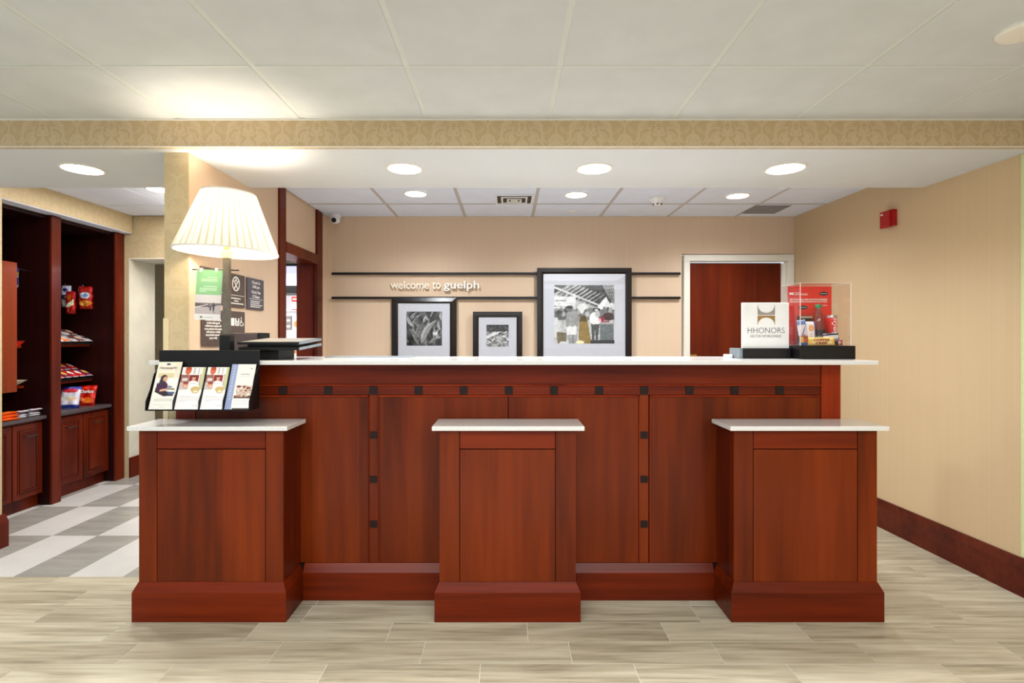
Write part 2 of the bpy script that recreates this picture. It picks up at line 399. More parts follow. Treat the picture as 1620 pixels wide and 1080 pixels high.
for k in range(12):
    x = 1.0+random.random()*.6 - .6
    xl = -1.6 if k == 0 else 1.62
    while x > xl: x -= .625
    while x < 2.66:
        a, b = max(x, xl), min(x+.625, 2.66)
        if b-a > .05: slab('plank', M['plank'], floor, a+G, b-G, y+G, y+ROW-G, -.0013, 0)
        x += .625
    y += ROW
for r in range(5):
    for c in range(8):
        x1 = -1.839-.305*c; y0 = 2.96+.61*r
        if c == 0 and r == 0: pass
        white = (c + r) % 2 == 0
        slab('tile', M['tile_white'] if not white else M['tile_grey'], floor, x1-.305+.001, x1-.001, y0+.001, y0+.609, -.0013, 0)

# ------------------------------------------------------------------ ceiling
CZ = 2.42
ceiling = box('ceiling', M['ceil'], None, -5, 3.4, -2.6, 2.643, CZ+.012, CZ+.1); tag(ceiling, kind='structure')
gx = [.206+.614*i for i in range(-8, 6)]
rows = [2.643, 2.125, 1.515, .905, .295]
for a, b in zip(gx, gx[1:]):
    for y1, y0 in zip(rows, rows[1:]):
        slab('ceiling_tile', M['ceil'], ceiling, a+.011, b-.011, y0+.006, y1-.006, CZ-.004, CZ+.01)
for a in gx:
    slab('grid_bar', M['grid'], ceiling, a-.0125, a+.0125, .2, 2.643, CZ-.002, CZ+.006)
for yy in rows[1:]:
    for a, b in zip(gx, gx[1:]): slab('cross_bar', M['grid'], ceiling, a+.0125, b-.0125, yy-.006, yy+.006, CZ-.0065, CZ+.006)
# wallpapered beam and plastered soffit behind it
beam = MB().box(-5, 3.4, 2.643, 2.68, 2.281, CZ+.1).build('wallpaper_border', M['damask'], ceiling)
box('soffit', M['soffit'], ceiling, -5, 3.4, 2.681, 3.38, 2.28, CZ+.1)
box('edge_bead', M['white'], ceiling, -5, 3.4, 2.636, 2.643, CZ-.012, CZ-.0045)
box('edge_bead', M['white'], ceiling, -5, 3.4, 2.640, 2.646, 2.276, 2.281)
# ceiling behind the desk
cback = box('ceiling', M['ceil_back'], None, -1.77, 2.8, 3.38, 4.9, CZ+.012, CZ+.1); tag(cback, kind='structure')
bx_ = [-1.64, -1.0, -.39, .22, .83, 1.44, 2.05, 2.62]; by_ = [3.38, 3.73, 4.34, 4.81]
for a, b in zip(bx_, bx_[1:]):
    for y0, y1 in zip(by_, by_[1:]):
        slab('ceiling_tile', M['ceil_back'], cback, a+.010, b-.010, y0+.004, y1-.004, CZ-.003, CZ+.01)
for a in bx_[1:-1]: slab('grid_bar', M['grid_back'], cback, a-.013, a+.013, 3.38, 4.81, CZ-.004, CZ+.006)
for yy in by_[1:-1]:
    for a, b in zip(bx_, bx_[1:]): slab('cross_bar', M['grid_back'], cback, a+.013, b-.013, yy-.008, yy+.008, CZ-.008, CZ+.006)
# higher ceiling of the snack corner, its bulkhead
cl = box('ceiling', M['ceil_back'], None, -5, -1.77, 3.38, 6.9, 2.482, 2.56); tag(cl, kind='structure')
for i in range(4):
    for j in range(3):
        x0 = -3.54+.61*i*1.0; y0 = 3.38+.61*j - .0
        if x0 > -1.8: continue
        slab('ceiling_tile', M['ceil_back'], cl, x0+.008, min(x0+.60, -1.785), y0+.006, min(y0+.604, 5.0), 2.468, 2.48)
bh = box('trim_1', M['damask_green'], None, -4.3, -3.54, 3.40, 5.01, 2.306, 2.47); tag(bh, kind='structure')
box('soffit_board', M['ceil_back'], bh, -4.3, -3.545, 3.40, 5.01, 2.300, 2.306)
dropped = box('trim_2', M['white'], None, -2.62, -1.785, 4.2, 5.0, 2.12, 2.2); tag(dropped, kind='structure')

# ------------------------------------------------------------------ walls
wb = box('wall_back', M['paper_back'], None, -1.78, 1.565, 4.81, 4.9, 0, 2.43); tag(wb, kind='structure')
box('door_header', M['paper_back'], wb, 1.565, 2.7, 4.81, 4.9, 2.08, 2.43)
def rwx(y): return 2.58+.036*(4.81-y)
def rprism(name, mat, parent, y0, y1, t0, t1, z0, z1, kind=None):
    o = MB().rings([[(rwx(y0)-t1, y0, z), (rwx(y0)-t0, y0, z), (rwx(y1)-t0, y1, z), (rwx(y1)-t1, y1, z)] for z in (z0, z1)]).build(name, mat, parent)
    if kind: o['kind'] = kind
    return o
wr = rprism('wall_right', M['paper_right'], None, -2.6, 4.81, -.1, 0, 0, 2.43, 'structure')
rprism('corner_guard', M['greenguard'], wr, 2.715, 2.752, 0, .003, .2, 2.275)
br = MB()
ys = (1.2, 4.8)
br.rings([[(rwx(yy)-.0005, yy, 0), (rwx(yy)-.022, yy, 0), (rwx(yy)-.022, yy, .15), (rwx(yy)-.012, yy, .195), (rwx(yy)-.0005, yy, .195)] for yy in ys])
tag(br.build('baseboard_right', M['base']), kind='structure')
# wall between desk and snack corner, with its end pillar and the cased opening
wl = box('wall_left', M['paper_back'], None, -1.70, -1.64, 2.736, 3.79, 0, 2.43); tag(wl, kind='structure')
box('corridor_face', M['damask_green'], wl, -1.764, -1.70, 2.736, 3.79, 0, 2.43)
box('pillar_face', M['damask_green'], wl, -1.764, -1.639, 2.730, 2.736, 0, 2.28)
box('corner_guard', M['guard'], wl, -1.768, -1.742, 2.7265, 2.7298, 0, 1.43)
box('over_door_panel', M['paper_back'], wl, -1.76, -1.645, 3.901, 4.54, 2.032, 2.43)
box('corner_panel', M['paper_back'], wl, -1.76, -1.64, 4.665, 4.81, 0, 2.43)
dl = thing('door_1', None, None, (-1.7, 4.2, 0), kind='structure')
for y0, y1 in ((3.79, 3.90), (4.54, 4.664)): box('post', M['wood_dark'], dl, -1.782, -1.626, y0, y1, 0, 2.418, .002)
box('jamb', M['wood_dark'], dl, -1.80, -1.662, 4.525, 4.54, 0, 1.95, .001)
box('header', M['wood'], dl, -1.79, -1.622, 3.901, 4.539, 1.951, 2.031, .003)
# snack corner shell
cornerw = box('wall_front', M['damask_green'], None, -4.9, -3.22, 3.27, 3.385, 0, 2.28); tag(cornerw, kind='structure')
bb = MB().rings([[(-4.9, 3.245, 0), (-3.19, 3.245, 0), (-3.19, 3.40, 0), (-4.9, 3.40, 0)],
                 [(-4.9, 3.245, .16), (-3.19, 3.245, .16), (-3.19, 3.40, .16), (-4.9, 3.40, .16)],
                 [(-4.9, 3.26, .205), (-3.208, 3.26, .205), (-3.208, 3.395, .205), (-4.9, 3.395, .205)]]).build('baseboard_front', M['wood_dark']); tag(bb, kind='structure')
tag(box('wall_far_left', M['damask_green'], None, -5, -4.3, 3.4, 6.9, 0, 2.47), kind='structure')
wc = box('wall_corridor', M['damask_green'], None, -4.3, -3.585, 5.03, 5.39, 0, 2.47); tag(wc, kind='structure')
box('over_opening', M['damask_green'], wc, -3.585, -2.7, 5.03, 5.39, 2.075, 2.47)
box('over_opening', M['damask_green'], wc, -2.7, -1.79, 5.03, 5.39, 2.2, 2.47)
box('jamb', M['jamb'], wc, -3.585, -3.578, 5.025, 5.39, 0, 2.07)
box('opening_head', M['white'], wc, -3.578, -2.7, 5.027, 5.39, 2.065, 2.075)
box('jamb_baseboard', M['wood_dark'], wc, -3.578, -3.562, 5.02, 5.38, 0, .19)
tag(box('wall_hall', M['jamb'], None, -5, -1.7, 6.8, 6.9, 0, 2.47), kind='structure')
d2 = thing('door_2', None, None, (-3.25, 5.6, 0), kind='structure')
box('leaf', M['wood_black'], d2, -3.54, -2.78, 5.60, 5.64, 0, 2.04, .002)
box('frame', M['wood_dark'], d2, -3.60, -3.541, 5.58, 5.66, 0, 2.07)
box('frame', M['wood_dark'], d2, -2.779, -2.72, 5.58, 5.66, 0, 2.07)
box('lever_plate', M['brass'], d2, -3.50, -3.46, 5.59, 5.60, .95, 1.1, .002)
# white-framed door behind the desk
d3 = thing('door_3', None, None, (2.07, 4.8, 0), kind='structure')
box('frame', M['white'], d3, 1.582, 1.636, 4.785, 4.86, 0, 2.012, .003)
box('frame', M['white'], d3, 2.515, 2.574, 4.785, 4.86, 0, 2.012, .003)
box('frame', M['white'], d3, 1.582, 2.574, 4.785, 4.86, 2.0125, 2.067, .003)
box('stop', M['white'], d3, 2.476, 2.514, 4.815, 4.86, 0, 1.995, .002)
box('leaf', M['wood_dark'], d3, 1.639, 2.475, 4.835, 4.875, 0, 2.0)
hm = box('lock_plate', M['brass'], d3, 1.637, 1.712, 4.822, 4.834, 1.12, 1.172, .004)
MB().tube([(1.665, 4.822, 1.15), (1.665, 4.79, 1.15), (1.74, 4.785, 1.148)], .009).build('lever', M['brass'], hm, smooth=True)

# ------------------------------------------------------------------ reception desk
desk = thing('reception_desk', 'long cherry wood reception desk with black square inlays and panelled front', 'desk', (0, 2.9, 0))
box('carcass', M['recess'], desk, -1.632, 1.685, 2.738, 3.08, .03, 1.19)
YF = 2.72; g = .002
for x0, x1 in ((-1.70, -1.597), (1.597, 1.70)): box('stile', M['wood_red'], desk, x0+g, x1-g, YF-.002, YF+.016, .18, 1.196, .0008)
box('end_panel', M['wood_red'], desk, 1.686, 1.70, YF+.017, 3.09, 0, 1.196)
box('top_rail', M['wood_h'], desk, -1.597+g, 1.597-g, YF, YF+.016, 1.092, 1.196, .0008)
box('bead', M['wood_red'], desk, -1.597+g, 1.597-g, YF-.007, YF+.014, 1.085, 1.091, .0015)
box('inlay_band', M['wood_h'], desk, -1.597+g, 1.597-g, YF+.004, YF+.016, 1.037, 1.0845)
for a, b in ((-1.597, -.714), (-.664, .669), (.721, 1.597)): box('bead', M['wood_red'], desk, a+g, b-g, YF-.007, YF+.014, 1.0285, 1.0355, .0015)
for a, b in ((-1.597, -.716), (-.660, 0), (0, .667), (.723, 1.597)):
    box('panel', M['wood'], desk, a+g, b-g, YF, YF+.016, .182, 1.027, .0008)
for a in (-.716, -.662, .667, .721): box('bead', M['wood_red'], desk, a+.0005, a+.0035, YF-.006, YF+.014, .184, 1.027)
for a, b in ((-.712, -.664), (.671, .719)): box('inlay_band', M['wood'], desk, a+g, b-g, YF+.002, YF+.016, .182, 1.0365)
sqm = None
for k in range(-6, 7): slab('square_inlay', M['inlay'], desk, .003+.231*k-.020, .003+.231*k+.020, YF-.001, YF+.010, 1.041, 1.081)
for cx in (-.688, .695):
    for z in (.833, .607, .378): slab('square_inlay', M['inlay'], desk, cx-.018, cx+.018, YF-.001, YF+.010, z-.018, z+.018)
def skirt(parent, x0, x1, y0, y1, p, zt=.18, zs=.138, mat=None):
    MB().rings([[(x0-p, y0-p, 0), (x1+p, y0-p, 0), (x1+p, y1, 0), (x0-p, y1, 0)],
                [(x0-p, y0-p, zs), (x1+p, y0-p, zs), (x1+p, y1, zs), (x0-p, y1, zs)],
                [(x0-.001, y0-.001, zt), (x1+.001, y0-.001, zt), (x1+.001, y1, zt), (x0-.001, y1, zt)]]).build('plinth', mat or M['wood_h'], parent)
for a, b in ((-1.0395, -.3455), (.3395, 1.0435)): MB().prism([(YF-.025, 0), (YF-.025, .14), (YF-.001, .18), (2.737, .18), (2.737, 0)], a, b).build('plinth', M['wood_h'], desk)
for a, b in ((-1.69, -1.063), (-.324, .318), (1.067, 1.69)): box('plinth_back', M['recess'], desk, a, b, YF, 2.737, 0, .18)
# stone top of the desk (cut round the pillar on the left)
MBt = MB().prism([(-1.757, 2.60), (1.81, 2.60), (1.81, 3.15), (-1.625, 3.15), (-1.625, 2.725), (-1.757, 2.725)], 1.198, 1.218, 'Z')
top = MBt.build('stone_slab', M['quartz'], None, .0015)
tag(top, 'long pale stone slab lying on top of the reception desk', 'countertop')

def pedestal(x0, x1, sx0, sx1, sw, back, label):
    t = thing('counter_pedestal', label, 'pedestal', ((x0+x1)/2, 2.6, 0), 'pedestals with stone shelves before the desk')
    y0, y1 = 2.51, 2.712
    box('carcass', M['recess'], t, x0+.01, x1-.01, y0+.012, y1-.001, .02, .893)
    for a, b in ((x0, x0+sw), (x1-sw, x1)): box('stile', M['wood'], t, a+(.0005 if a < x0+.001 else .0016), b-(.0005 if b > x1-.001 else .0016), y0, y0+.016, .1805, .896, .0006)
    box('rail', M['wood_h'], t, x0+sw+.0018, x1-sw-.0018, y0+.001, y0+.016, .808, .896, .0006)
    box('panel', M['wood'], t, x0+sw+.0018, x1-sw-.0018, y0+.001, y0+.016, .1805, .8035, .0006)
    for a, b in ((x0, x0+.009), (x1-.009, x1)): box('side_panel', M['wood_dark'], t, a, b, y0+.0165, y1-.002, .1805, .896)
    skirt(t, x0, x1, y0, y1-.001, .02)
    box('stone_shelf', M['quartz'], t, sx0, sx1, 2.48, back, .897, .917, .0012)
    return t
pedestal(-1.742, -1.06, -1.779, -1.031, .085, 2.711, 'left cherry wood pedestal with stone shelf, under the brochure rack')
pedestal(-.325, .319, -.356, .356, .096, 2.711, 'middle cherry wood pedestal with stone shelf, before the desk centre')
pedestal(1.064, 1.740, 1.036, 1.777, .092, 2.711, 'right cherry wood pedestal with stone shelf, nearest the tan right wall')

# ------------------------------------------------------------------ ceiling fittings
def downlight(x, y, z, r, label, power, grp):
    t = thing('downlight', label, 'light', (x, y, z), grp)
    MB().lathe(x, y, [(r+.014, z), (r+.014, z-.004), (r+.002, z-.006), (r, z-.001)], 40, cap=False).build('trim_ring', M['white'], t, smooth=True)
    MB().lathe(x, y, [(r, z-.003), (r*.6, z-.0035), (.001, z-.0036)], 40).build('lens', M['lens'], t)
    spot('downlight_lamp', (x, y, z-.02), power)
    return t
g1 = 'round downlights in the soffit'; g2 = 'round downlights in the tiled ceiling'
downlight(-2.40, 3.0, 2.28, .096, 'round soffit downlight over the snack corner, left of the pillar', 52, g1)
downlight(-.582, 2.99, 2.28, .09, 'round soffit downlight nearest the lamp, above the welcome lettering', 52, g1)
downlight(.484, 2.99, 2.28, .09, 'round soffit downlight above the large market picture', 52, g1)
downlight(1.557, 2.99, 2.28, .096, 'round soffit downlight above the acrylic display case', 52, g1)
downlight(-.70, 4.03, CZ-.004, .078, 'small round downlight left of the square air vent', 54, g2)
downlight(.519, 4.06, CZ-.004, .078, 'small round downlight between the square vent and the smoke detector', 54, g2)
downlight(1.764, 4.09, CZ-.004, .078, 'small round downlight near the grey return grille', 54, g2)
downlight(-2.69, 4.1, 2.468, .08, 'small round downlight in the snack corner ceiling, beside the pillar', 26, g2)
v = thing('air_vent', 'square white air diffuser set in the ceiling behind the desk', 'vent', (.05, 4.2, CZ))
x0, x1, y0, y1 = -.10, .195, 4.06, 4.335
for i in range(3):
    s_ = i*.045; m = MB(); zz = CZ-.005-.004*i
    for a in ((x0+s_, x1-s_, y0+s_, y0+s_+.014), (x0+s_, x1-s_, y1-s_-.014, y1-s_), (x0+s_, x0+s_+.014, y0+s_+.014, y1-s_-.014), (x1-s_-.014, x1-s_, y0+s_+.014, y1-s_-.014)): m.box(*a, zz-.006, zz)
    m.build('louvre_ring', M['white2'], v)
box('throat', M['black'], v, x0+.01, x1-.01, y0+.01, y1-.01, CZ-.0045, CZ-.0035)
box('centre_plate', M['white'], v, x0+.12, x1-.12, y0+.115, y1-.115, CZ-.02, CZ-.014)
v = thing('return_grille', 'grey slotted return grille in the ceiling near the right wall', 'vent', (2.19, 4.52, CZ))
box('frame', M['vent'], v, 2.04, 2.34, 4.39, 4.67, CZ-.007, CZ-.0035)
for i in range(12): slab('louvre', M['vent'], v, 2.055, 2.325, 4.405+.0215*i, 4.415+.0215*i, CZ-.014, CZ-.0072)
v = thing('smoke_detector', 'white round smoke detector hanging from the ceiling tile behind the desk', 'detector', (1.163, 4.15, CZ))
MB().lathe(1.163, 4.15, [(.062, CZ-.0035), (.062, CZ-.016), (.05, CZ-.028), (.034, CZ-.05)], 32).build('body', M['white2'], v, smooth=True)
MB().lathe(1.163, 4.15, [(.033, CZ-.05), (.03, CZ-.064), (.012, CZ-.067)], 24).build('sensor_cage', M['white2'], v, smooth=True)
for i in range(6):
    a = i*math.pi/3+.3; cx, cy = 1.163+.0325*math.cos(a), 4.15+.0325*math.sin(a)
    slab('slot', M['black'], v, cx-.006, cx+.006, cy-.004, cy+.004, CZ-.062, CZ-.053)
v = MB().lathe(.55, 4.58, [(.036, CZ-.0035), (.036, CZ-.009), (.03, CZ-.0135), (.028, CZ-.014)], 28).build('sprinkler_cover', M['white2'], None, smooth=True)
tag(v, 'small round white sprinkler cover in the ceiling near the back wall', 'sprinkler')
v = MB().lathe(1.812, 1.87, [(.078, CZ-.004), (.078, CZ-.012), (.07, CZ-.019), (.066, CZ-.02)], 36).build('ceiling_speaker', M['white'], None, smooth=True)
tag(v, 'round white ceiling cover at the upper right corner, nearest the viewer', 'ceiling cover')
v = thing('security_camera', 'small white dome security camera in the top left corner of the back wall', 'camera', (-1.53, 4.72, 2.34))
MB().lathe(-1.535, 4.72, [(.045, 2.4165), (.05, 2.40), (.047, 2.382), (.04, 2.37)], 28).build('mount', M['white2'], v, smooth=True)
MB().lathe(-1.53, 4.70, [(.012, 2.33), (.032, 2.337), (.043, 2.352), (.044, 2.368), (.036, 2.3795)], 28).build('ball', M['white2'], v, smooth=True)
MB().lathe(-1.525, 2.352, [(.021, 4.66), (.021, 4.652), (.014, 4.648)], 20, axis='Y').build('camera_lens', M['black'], v, smooth=True)
v = thing('fire_alarm', 'red fire alarm box mounted on the tan right wall', 'alarm', (2.6, 3.64, 2.08))
rprism('housing', M['red'], v, 3.59, 3.69, 0, .035, 2.085, 2.195)
rprism('cover', M['red'], v, 3.598, 3.682, .0352, .05, 2.078, 2.19)
rprism('strobe', M['white2'], v, 3.652, 3.668, .0502, .055, 2.165, 2.175)

# ------------------------------------------------------------------ back wall: rails, lettering, pictures
for z, lb in ((1.90, 'upper slim dark picture rail along the tan back wall'), (1.682, 'lower slim dark picture rail along the tan back wall')):
    t = thing('picture_rail', lb, 'rail', (0, 4.8, z), 'slim dark rails on the back wall')
    box('bar', M['blackm'], t, -1.588, 1.549, 4.778, 4.798, z-.012, z+.010, .002)
    for xx in (-1.45, -.7, .05, .75, 1.4): slab('bracket', M['blackm'], t, xx-.01, xx+.01, 4.7985, 4.8095, z-.008, z+.008)
sign = thing('wall_lettering', 'raised white welcome lettering between the two dark rails', 'sign', (-.66, 4.8, 1.77))
def letters(body, xa, xb, z0, z1, bold, mat, ext):
    me, a = text_pts(body, size=.09, extrude=ext, fitw=(xb-xa), fith=(z1-z0))
    a += [0, 0, 0]; P = a @ np.array(FRONT)[:3, :3].T + np.array([(xa+xb)/2, 4.788, (z0+z1)/2])
    me.vertices.foreach_set('co', P.astype(np.float32).ravel()); bm = bmesh.new(); bm.from_mesh(me)
    left = set(bm.verts); isl = []
    while left:
        s0 = left.pop(); st = [s0]; grp = {s0}
        while st:
            q = st.pop()
            for e in q.link_edges:
                o = e.other_vert(q)
                if o not in grp: grp.add(o); st.append(o)
        left -= grp
        if len(grp) > 3 and max(v_.co.x for v_ in grp)-min(v_.co.x for v_ in grp) > .002: isl.append(grp)
    # front, back and sides of one letter may be separate islands: merge by overlap in x
    boxes = sorted([[min(v_.co.x for v_ in g_), max(v_.co.x for v_ in g_), [g_]] for g_ in isl], key=lambda r_: r_[0])
    out = []
    for b_ in boxes:
        if out and b_[0] < out[-1][1]-.25*(b_[1]-b_[0]): out[-1][1] = max(out[-1][1], b_[1]); out[-1][2] += b_[2]
        else: out.append(b_)
    for _, _, gs in out:
        allv = set().union(*gs); idx = {v_: i for i, v_ in enumerate(allv)}
        fs = [[idx[v_] for v_ in f.verts] for f in bm.faces if f.verts[0] in allv]
        m2 = bpy.data.meshes.new('letter'); n_ = len(idx); sh_ = [(0, 0, 0)] if not bold else [(0, 0, 0), (-bold, .0002, 0), (bold, .0003, 0), (0, .0004, bold*.7), (0, .0005, -bold*.7)]
        m2.from_pydata([tuple(v_.co+Vector(d_)) for d_ in sh_ for v_ in idx], [], [[i_+k_*n_ for i_ in f_] for k_ in range(len(sh_)) for f_ in fs]); place_mesh('letter', m2, mat, sign)
    bm.free()
sx = 4.81/F
letters('welcome', (619-VX)*sx, (679-VX)*sx, H-(457-VY)*sx, H-(444.5-VY)*sx, 0, M['letter_pale'], .006)
letters('to', (684.5-VX)*sx, (697.5-VX)*sx, H-(457-VY)*sx, H-(446-VY)*sx, 0, M['letter_pale'], .006)
letters('guelph', (703-VX)*sx, (758-VX)*sx, H-(460.5-VY)*sx, H-(444.5-VY)*sx, .0017, M['lettering'], .009)

def bw(c): return (c, c, c)
rnd = random.Random(3)
def art_leaves():
    c = Cv(90, 88, bw(70)).grain(120, 9, 2)
    def leaf(x, y_, l, w_, a, t):
        ca, sa = math.cos(a), math.sin(a); up_ = []; dn_ = []; mid_ = []
        for q in range(9):
            u_ = q/8; h_ = w_*math.sin(math.pi*u_**.8)*(1-.25*u_); bend = .12*l*math.sin(u_*3); cx, cy = x+u_*l*ca-bend*sa, y_+u_*l*sa+bend*ca
            up_.append((cx-h_*sa, cy+h_*ca)); dn_.append((cx+h_*sa, cy-h_*ca)); mid_.append((cx, cy))
        c.poly(up_+dn_[::-1], bw(t)); c.poly(up_+mid_[::-1], bw(min(235, t+26)))
        for p0, p1 in zip(mid_, mid_[1:]): c.line(*p0, *p1, .010, bw(max(20, t-50)))
    for i in range(34): leaf(rnd.random()*1.1-.05, rnd.random()*.9-.1, rnd.uniform(.25, .5), rnd.uniform(.02, .06), rnd.uniform(.7, 2.4), rnd.choice([35, 55, 80, 105, 130, 165]))
    for a_ in ((.36, .0, .75, .05, 1.75, 120), (.2, .55, .4, .05, 2.0, 170), (.05, .5, .4, .06, -.9, 110), (.08, .1, .5, .06, 2.3, 120), (.62, .05, .5, .04, .45, 130), (.95, .2, .4, .05, 2.0, 160), (.42, .06, .85, .10, .98, 150)): leaf(*a_)
    c.ell(.64, .94, .06, .05, bw(60)); c.poly([(.74, .34), (.86, .32), (.88, .42), (.8, .38), (.75, .42)], bw(226)); return c.grain(30, 30, 5)
def art_stream():
    c = Cv(80, 78, bw(150)).grain(120, 14, 4); c.rect(0, .68, 1, 1, bw(62))
    for i in range(60): c.ell(rnd.random(), rnd.uniform(.68, 1), rnd.uniform(.01, .05), rnd.uniform(.01, .05), bw(rnd.choice([30, 50, 80, 110])))
    for i in range(60):
        x, y_ = rnd.random(), rnd.uniform(0, .68); c.ell(x, y_, rnd.uniform(.02, .09), rnd.uniform(.01, .03), bw(rnd.choice([25, 45, 70, 120, 215, 235])), rnd.uniform(-.5, .5))
    c.poly([(0, .5), (.35, .66), (.7, .7), (.5, .58), (.2, .45), (0, .35)], bw(222)); c.ell(.62, .6, .1, .02, bw(60)); return c.grain(50, 28, 9)
def art_market():
    c = Cv(128, 124, bw(196)); c.poly([(0, 1), (0, .84), (.35, .75), (.72, .62), (.95, .78), (1, .75), (1, 1)], bw(74))
    for i in range(9):
        t = i/9; c.line(.02+.62*t, .84-.2*t, .30+.58*t, 1.02-.22*t, .035*(1-t)+.008, bw(176))
    c.line(0, .96, .72, .66, .035, bw(215)); c.line(.0, .93, .72, .645, .008, bw(90))
    for i in range(7): x = .2+.075*i; c.line(x, .88-.036*i-.02, x, .74-.025*i, .012, bw(205))
    c.poly([(.72, .64), (.88, .82), (1, .78), (1, .55), (.75, .55)], bw(232)); c.line(.78, 1, .93, .7, .03, bw(70))
    c.poly([(.80, 1), (.96, .68), (1, .68), (1, 1)], bw(176))
    for i in range(6): c.line(.83+.035*i, 1, .95+.02*i, .70, .012, bw(84))
    for i in range(5): c.line(.84+.02*i, .96-.05*i, 1, .99-.06*i, .008, bw(100))
    c.line(.78, 1, .93, .7, .03, bw(70))
    c.rect(0, .60, .36, .80, bw(226)); c.line(0, .64, .34, .61, .01, bw(110)); c.rect(.02, .72, .2, .74, bw(150))
    c.rect(0, .40, 1, .58, bw(112)); c.grain(50, 22, 3)
    for i in range(26): c.ell(.02+.96*rnd.random(), rnd.uniform(.5, .6), .03, .045, bw(rnd.choice([60, 90, 130, 170])))
    c.poly([(.42, .48), (.54, .48), (.62, 0), (.40, 0)], (150, 124, 70)); c.poly([(.44, .48), (.52, .48), (.55, .38), (.42, .38)], (92, 76, 52))
    c.ell(.46, .62, .08, .06, bw(226)); c.ell(.46, .56, .03, .05, bw(226))
    c.rect(.76, .06, .99, .34, (112, 118, 120)); c.rect(.76, .33, .99, .35, bw(170)); c.rect(.6, 0, 1, .06, bw(60))
    c.ell(.9, .46, .09, .07, (74, 50, 46)); c.rect(.78, .36, .92, .39, (160, 60, 76)); c.ell(.80, .42, .03, .05, (150, 40, 60)); c.ell(.74, .40, .04, .03, (250, 180, 190))
    # man in a grey shirt and white shorts, seen from behind
    c.poly([(.22, .18), (.38, .18), (.38, 0), (.24, 0)], bw(160)); c.line(.31, 0, .31, .18, .012, bw(110)); c.rect(.21, .15, .37, .30, bw(236))
    c.ell(.30, .44, .10, .15, bw(158)); c.ell(.22, .38, .03, .1, bw(150)); c.ell(.38, .38, .03, .1, bw(150)); c.ell(.26, .585, .05, .045, bw(120)); c.ell(.26, .62, .05, .03, bw(60))
    # man in a white shirt and dark trousers
    c.poly([(.61, .36), (.76, .36), (.72, .04), (.69, .04), (.68, .25), (.66, .04), (.63, .04)], bw(84)); c.ell(.66, .43, .075, .105, bw(240)); c.ell(.72, .36, .04, .03, bw(240)); c.ell(.6, .56, .05, .05, bw(130))
    c.ell(.70, .58, .065, .03, bw(56)); c.ell(.70, .57, .03, .02, bw(210)); c.ell(.55, .5, .035, .045, bw(190)); c.ell(.72, .5, .04, .06, bw(190))
    c.poly([(0, .44), (.06, .44), (.08, .2), (.03, .1), (0, .1)], bw(216)); c.poly([(.04, .2), (.2, .18), (.2, .02), (.05, 0)], (120, 108, 84)); c.ell(.08, .53, .06, .04, bw(70)); c.ell(.43, .02, .07, .03, (255, 240, 190)); c.ell(.15, .01, .06, .03, bw(225))
    return c.grain(26, 40, 8)
def framed(name, x0, x1, ztop, zbot, ix0, ix1, itop, px0, px1, ptop, pbot, art, label, y=4.76, bev=False):
    X = lambda p: (p-VX)*y/F
    Z = lambda p: H-(p-VY)*y/F
    t = thing(name, label, 'picture', ((X(x0)+X(x1))/2, y+.02, Z(zbot)), 'framed black and white pictures behind the desk')
    a, b, zt, zb = X(x0), X(x1), Z(ztop), Z(zbot); fw = X(ix0)-a; ft = zt-Z(itop)
    yb = 4.777
    ci, bi = [(a+fw, zb+ft), (b-fw, zb+ft), (b-fw, zt-ft), (a+fw, zt-ft)], [(a, zb), (b, zb), (b, zt), (a, zt)]
    for i in range(4):
        j = (i+1) % 4; o1, o2, i1, i2 = bi[i], bi[j], ci[i], ci[j]
        mid = lambda o_, n_: (o_[0]*.3+n_[0]*.7, o_[1]*.3+n_[1]*.7)
        m1, m2 = mid(o1, i1), mid(o2, i2); dy = .012 if bev else .0
        MB().rings([[(o1[0], yb, o1[1]), (o1[0], y+dy, o1[1]), (m1[0], y-.002, m1[1]), (i1[0], y+.006, i1[1]), (i1[0], yb, i1[1])],
                    [(o2[0], yb, o2[1]), (o2[0], y+dy, o2[1]), (m2[0], y-.002, m2[1]), (i2[0], y+.006, i2[1]), (i2[0], yb, i2[1])]]).build('frame_side', M['blackm'], t)
    box('mat_board', M['mat'], t, a+fw+.0005, b-fw-.0005, y+.010, y+.013, zb+ft+.0005, zt-ft-.0005)
    sheet('print', art, t, (X(px0), y+.0095, Z(pbot)), (X(px1), y+.0095, Z(pbot)), (X(px0), y+.0095, Z(ptop)))
    box('glass', M['glass'], t, a+fw+.001, b-fw-.001, y+.0065, y+.0075, zb+ft+.001, zt-ft-.001)
framed('framed_picture', 619, 722, 470.5, 578, 629.4, 711.4, 479.5, 642.8, 699, 492.5, 546.7, art_leaves(), 'medium black frame with a picture of curling leaves, under the welcome lettering', 4.75, True)
framed('framed_picture', 748, 826.4, 492.8, 580, 757, 818, 501.4, 769.5, 804.7, 513.5, 548.3, art_stream(), 'smallest black frame with a picture of a rocky stream', 4.755)
framed('framed_picture', 850, 999.4, 423.6, 592, 859.7, 989.4, 432.8, 877, 972.3, 450.3, 543.3, art_market(), 'largest black frame with a picture of people in a covered market', 4.74)

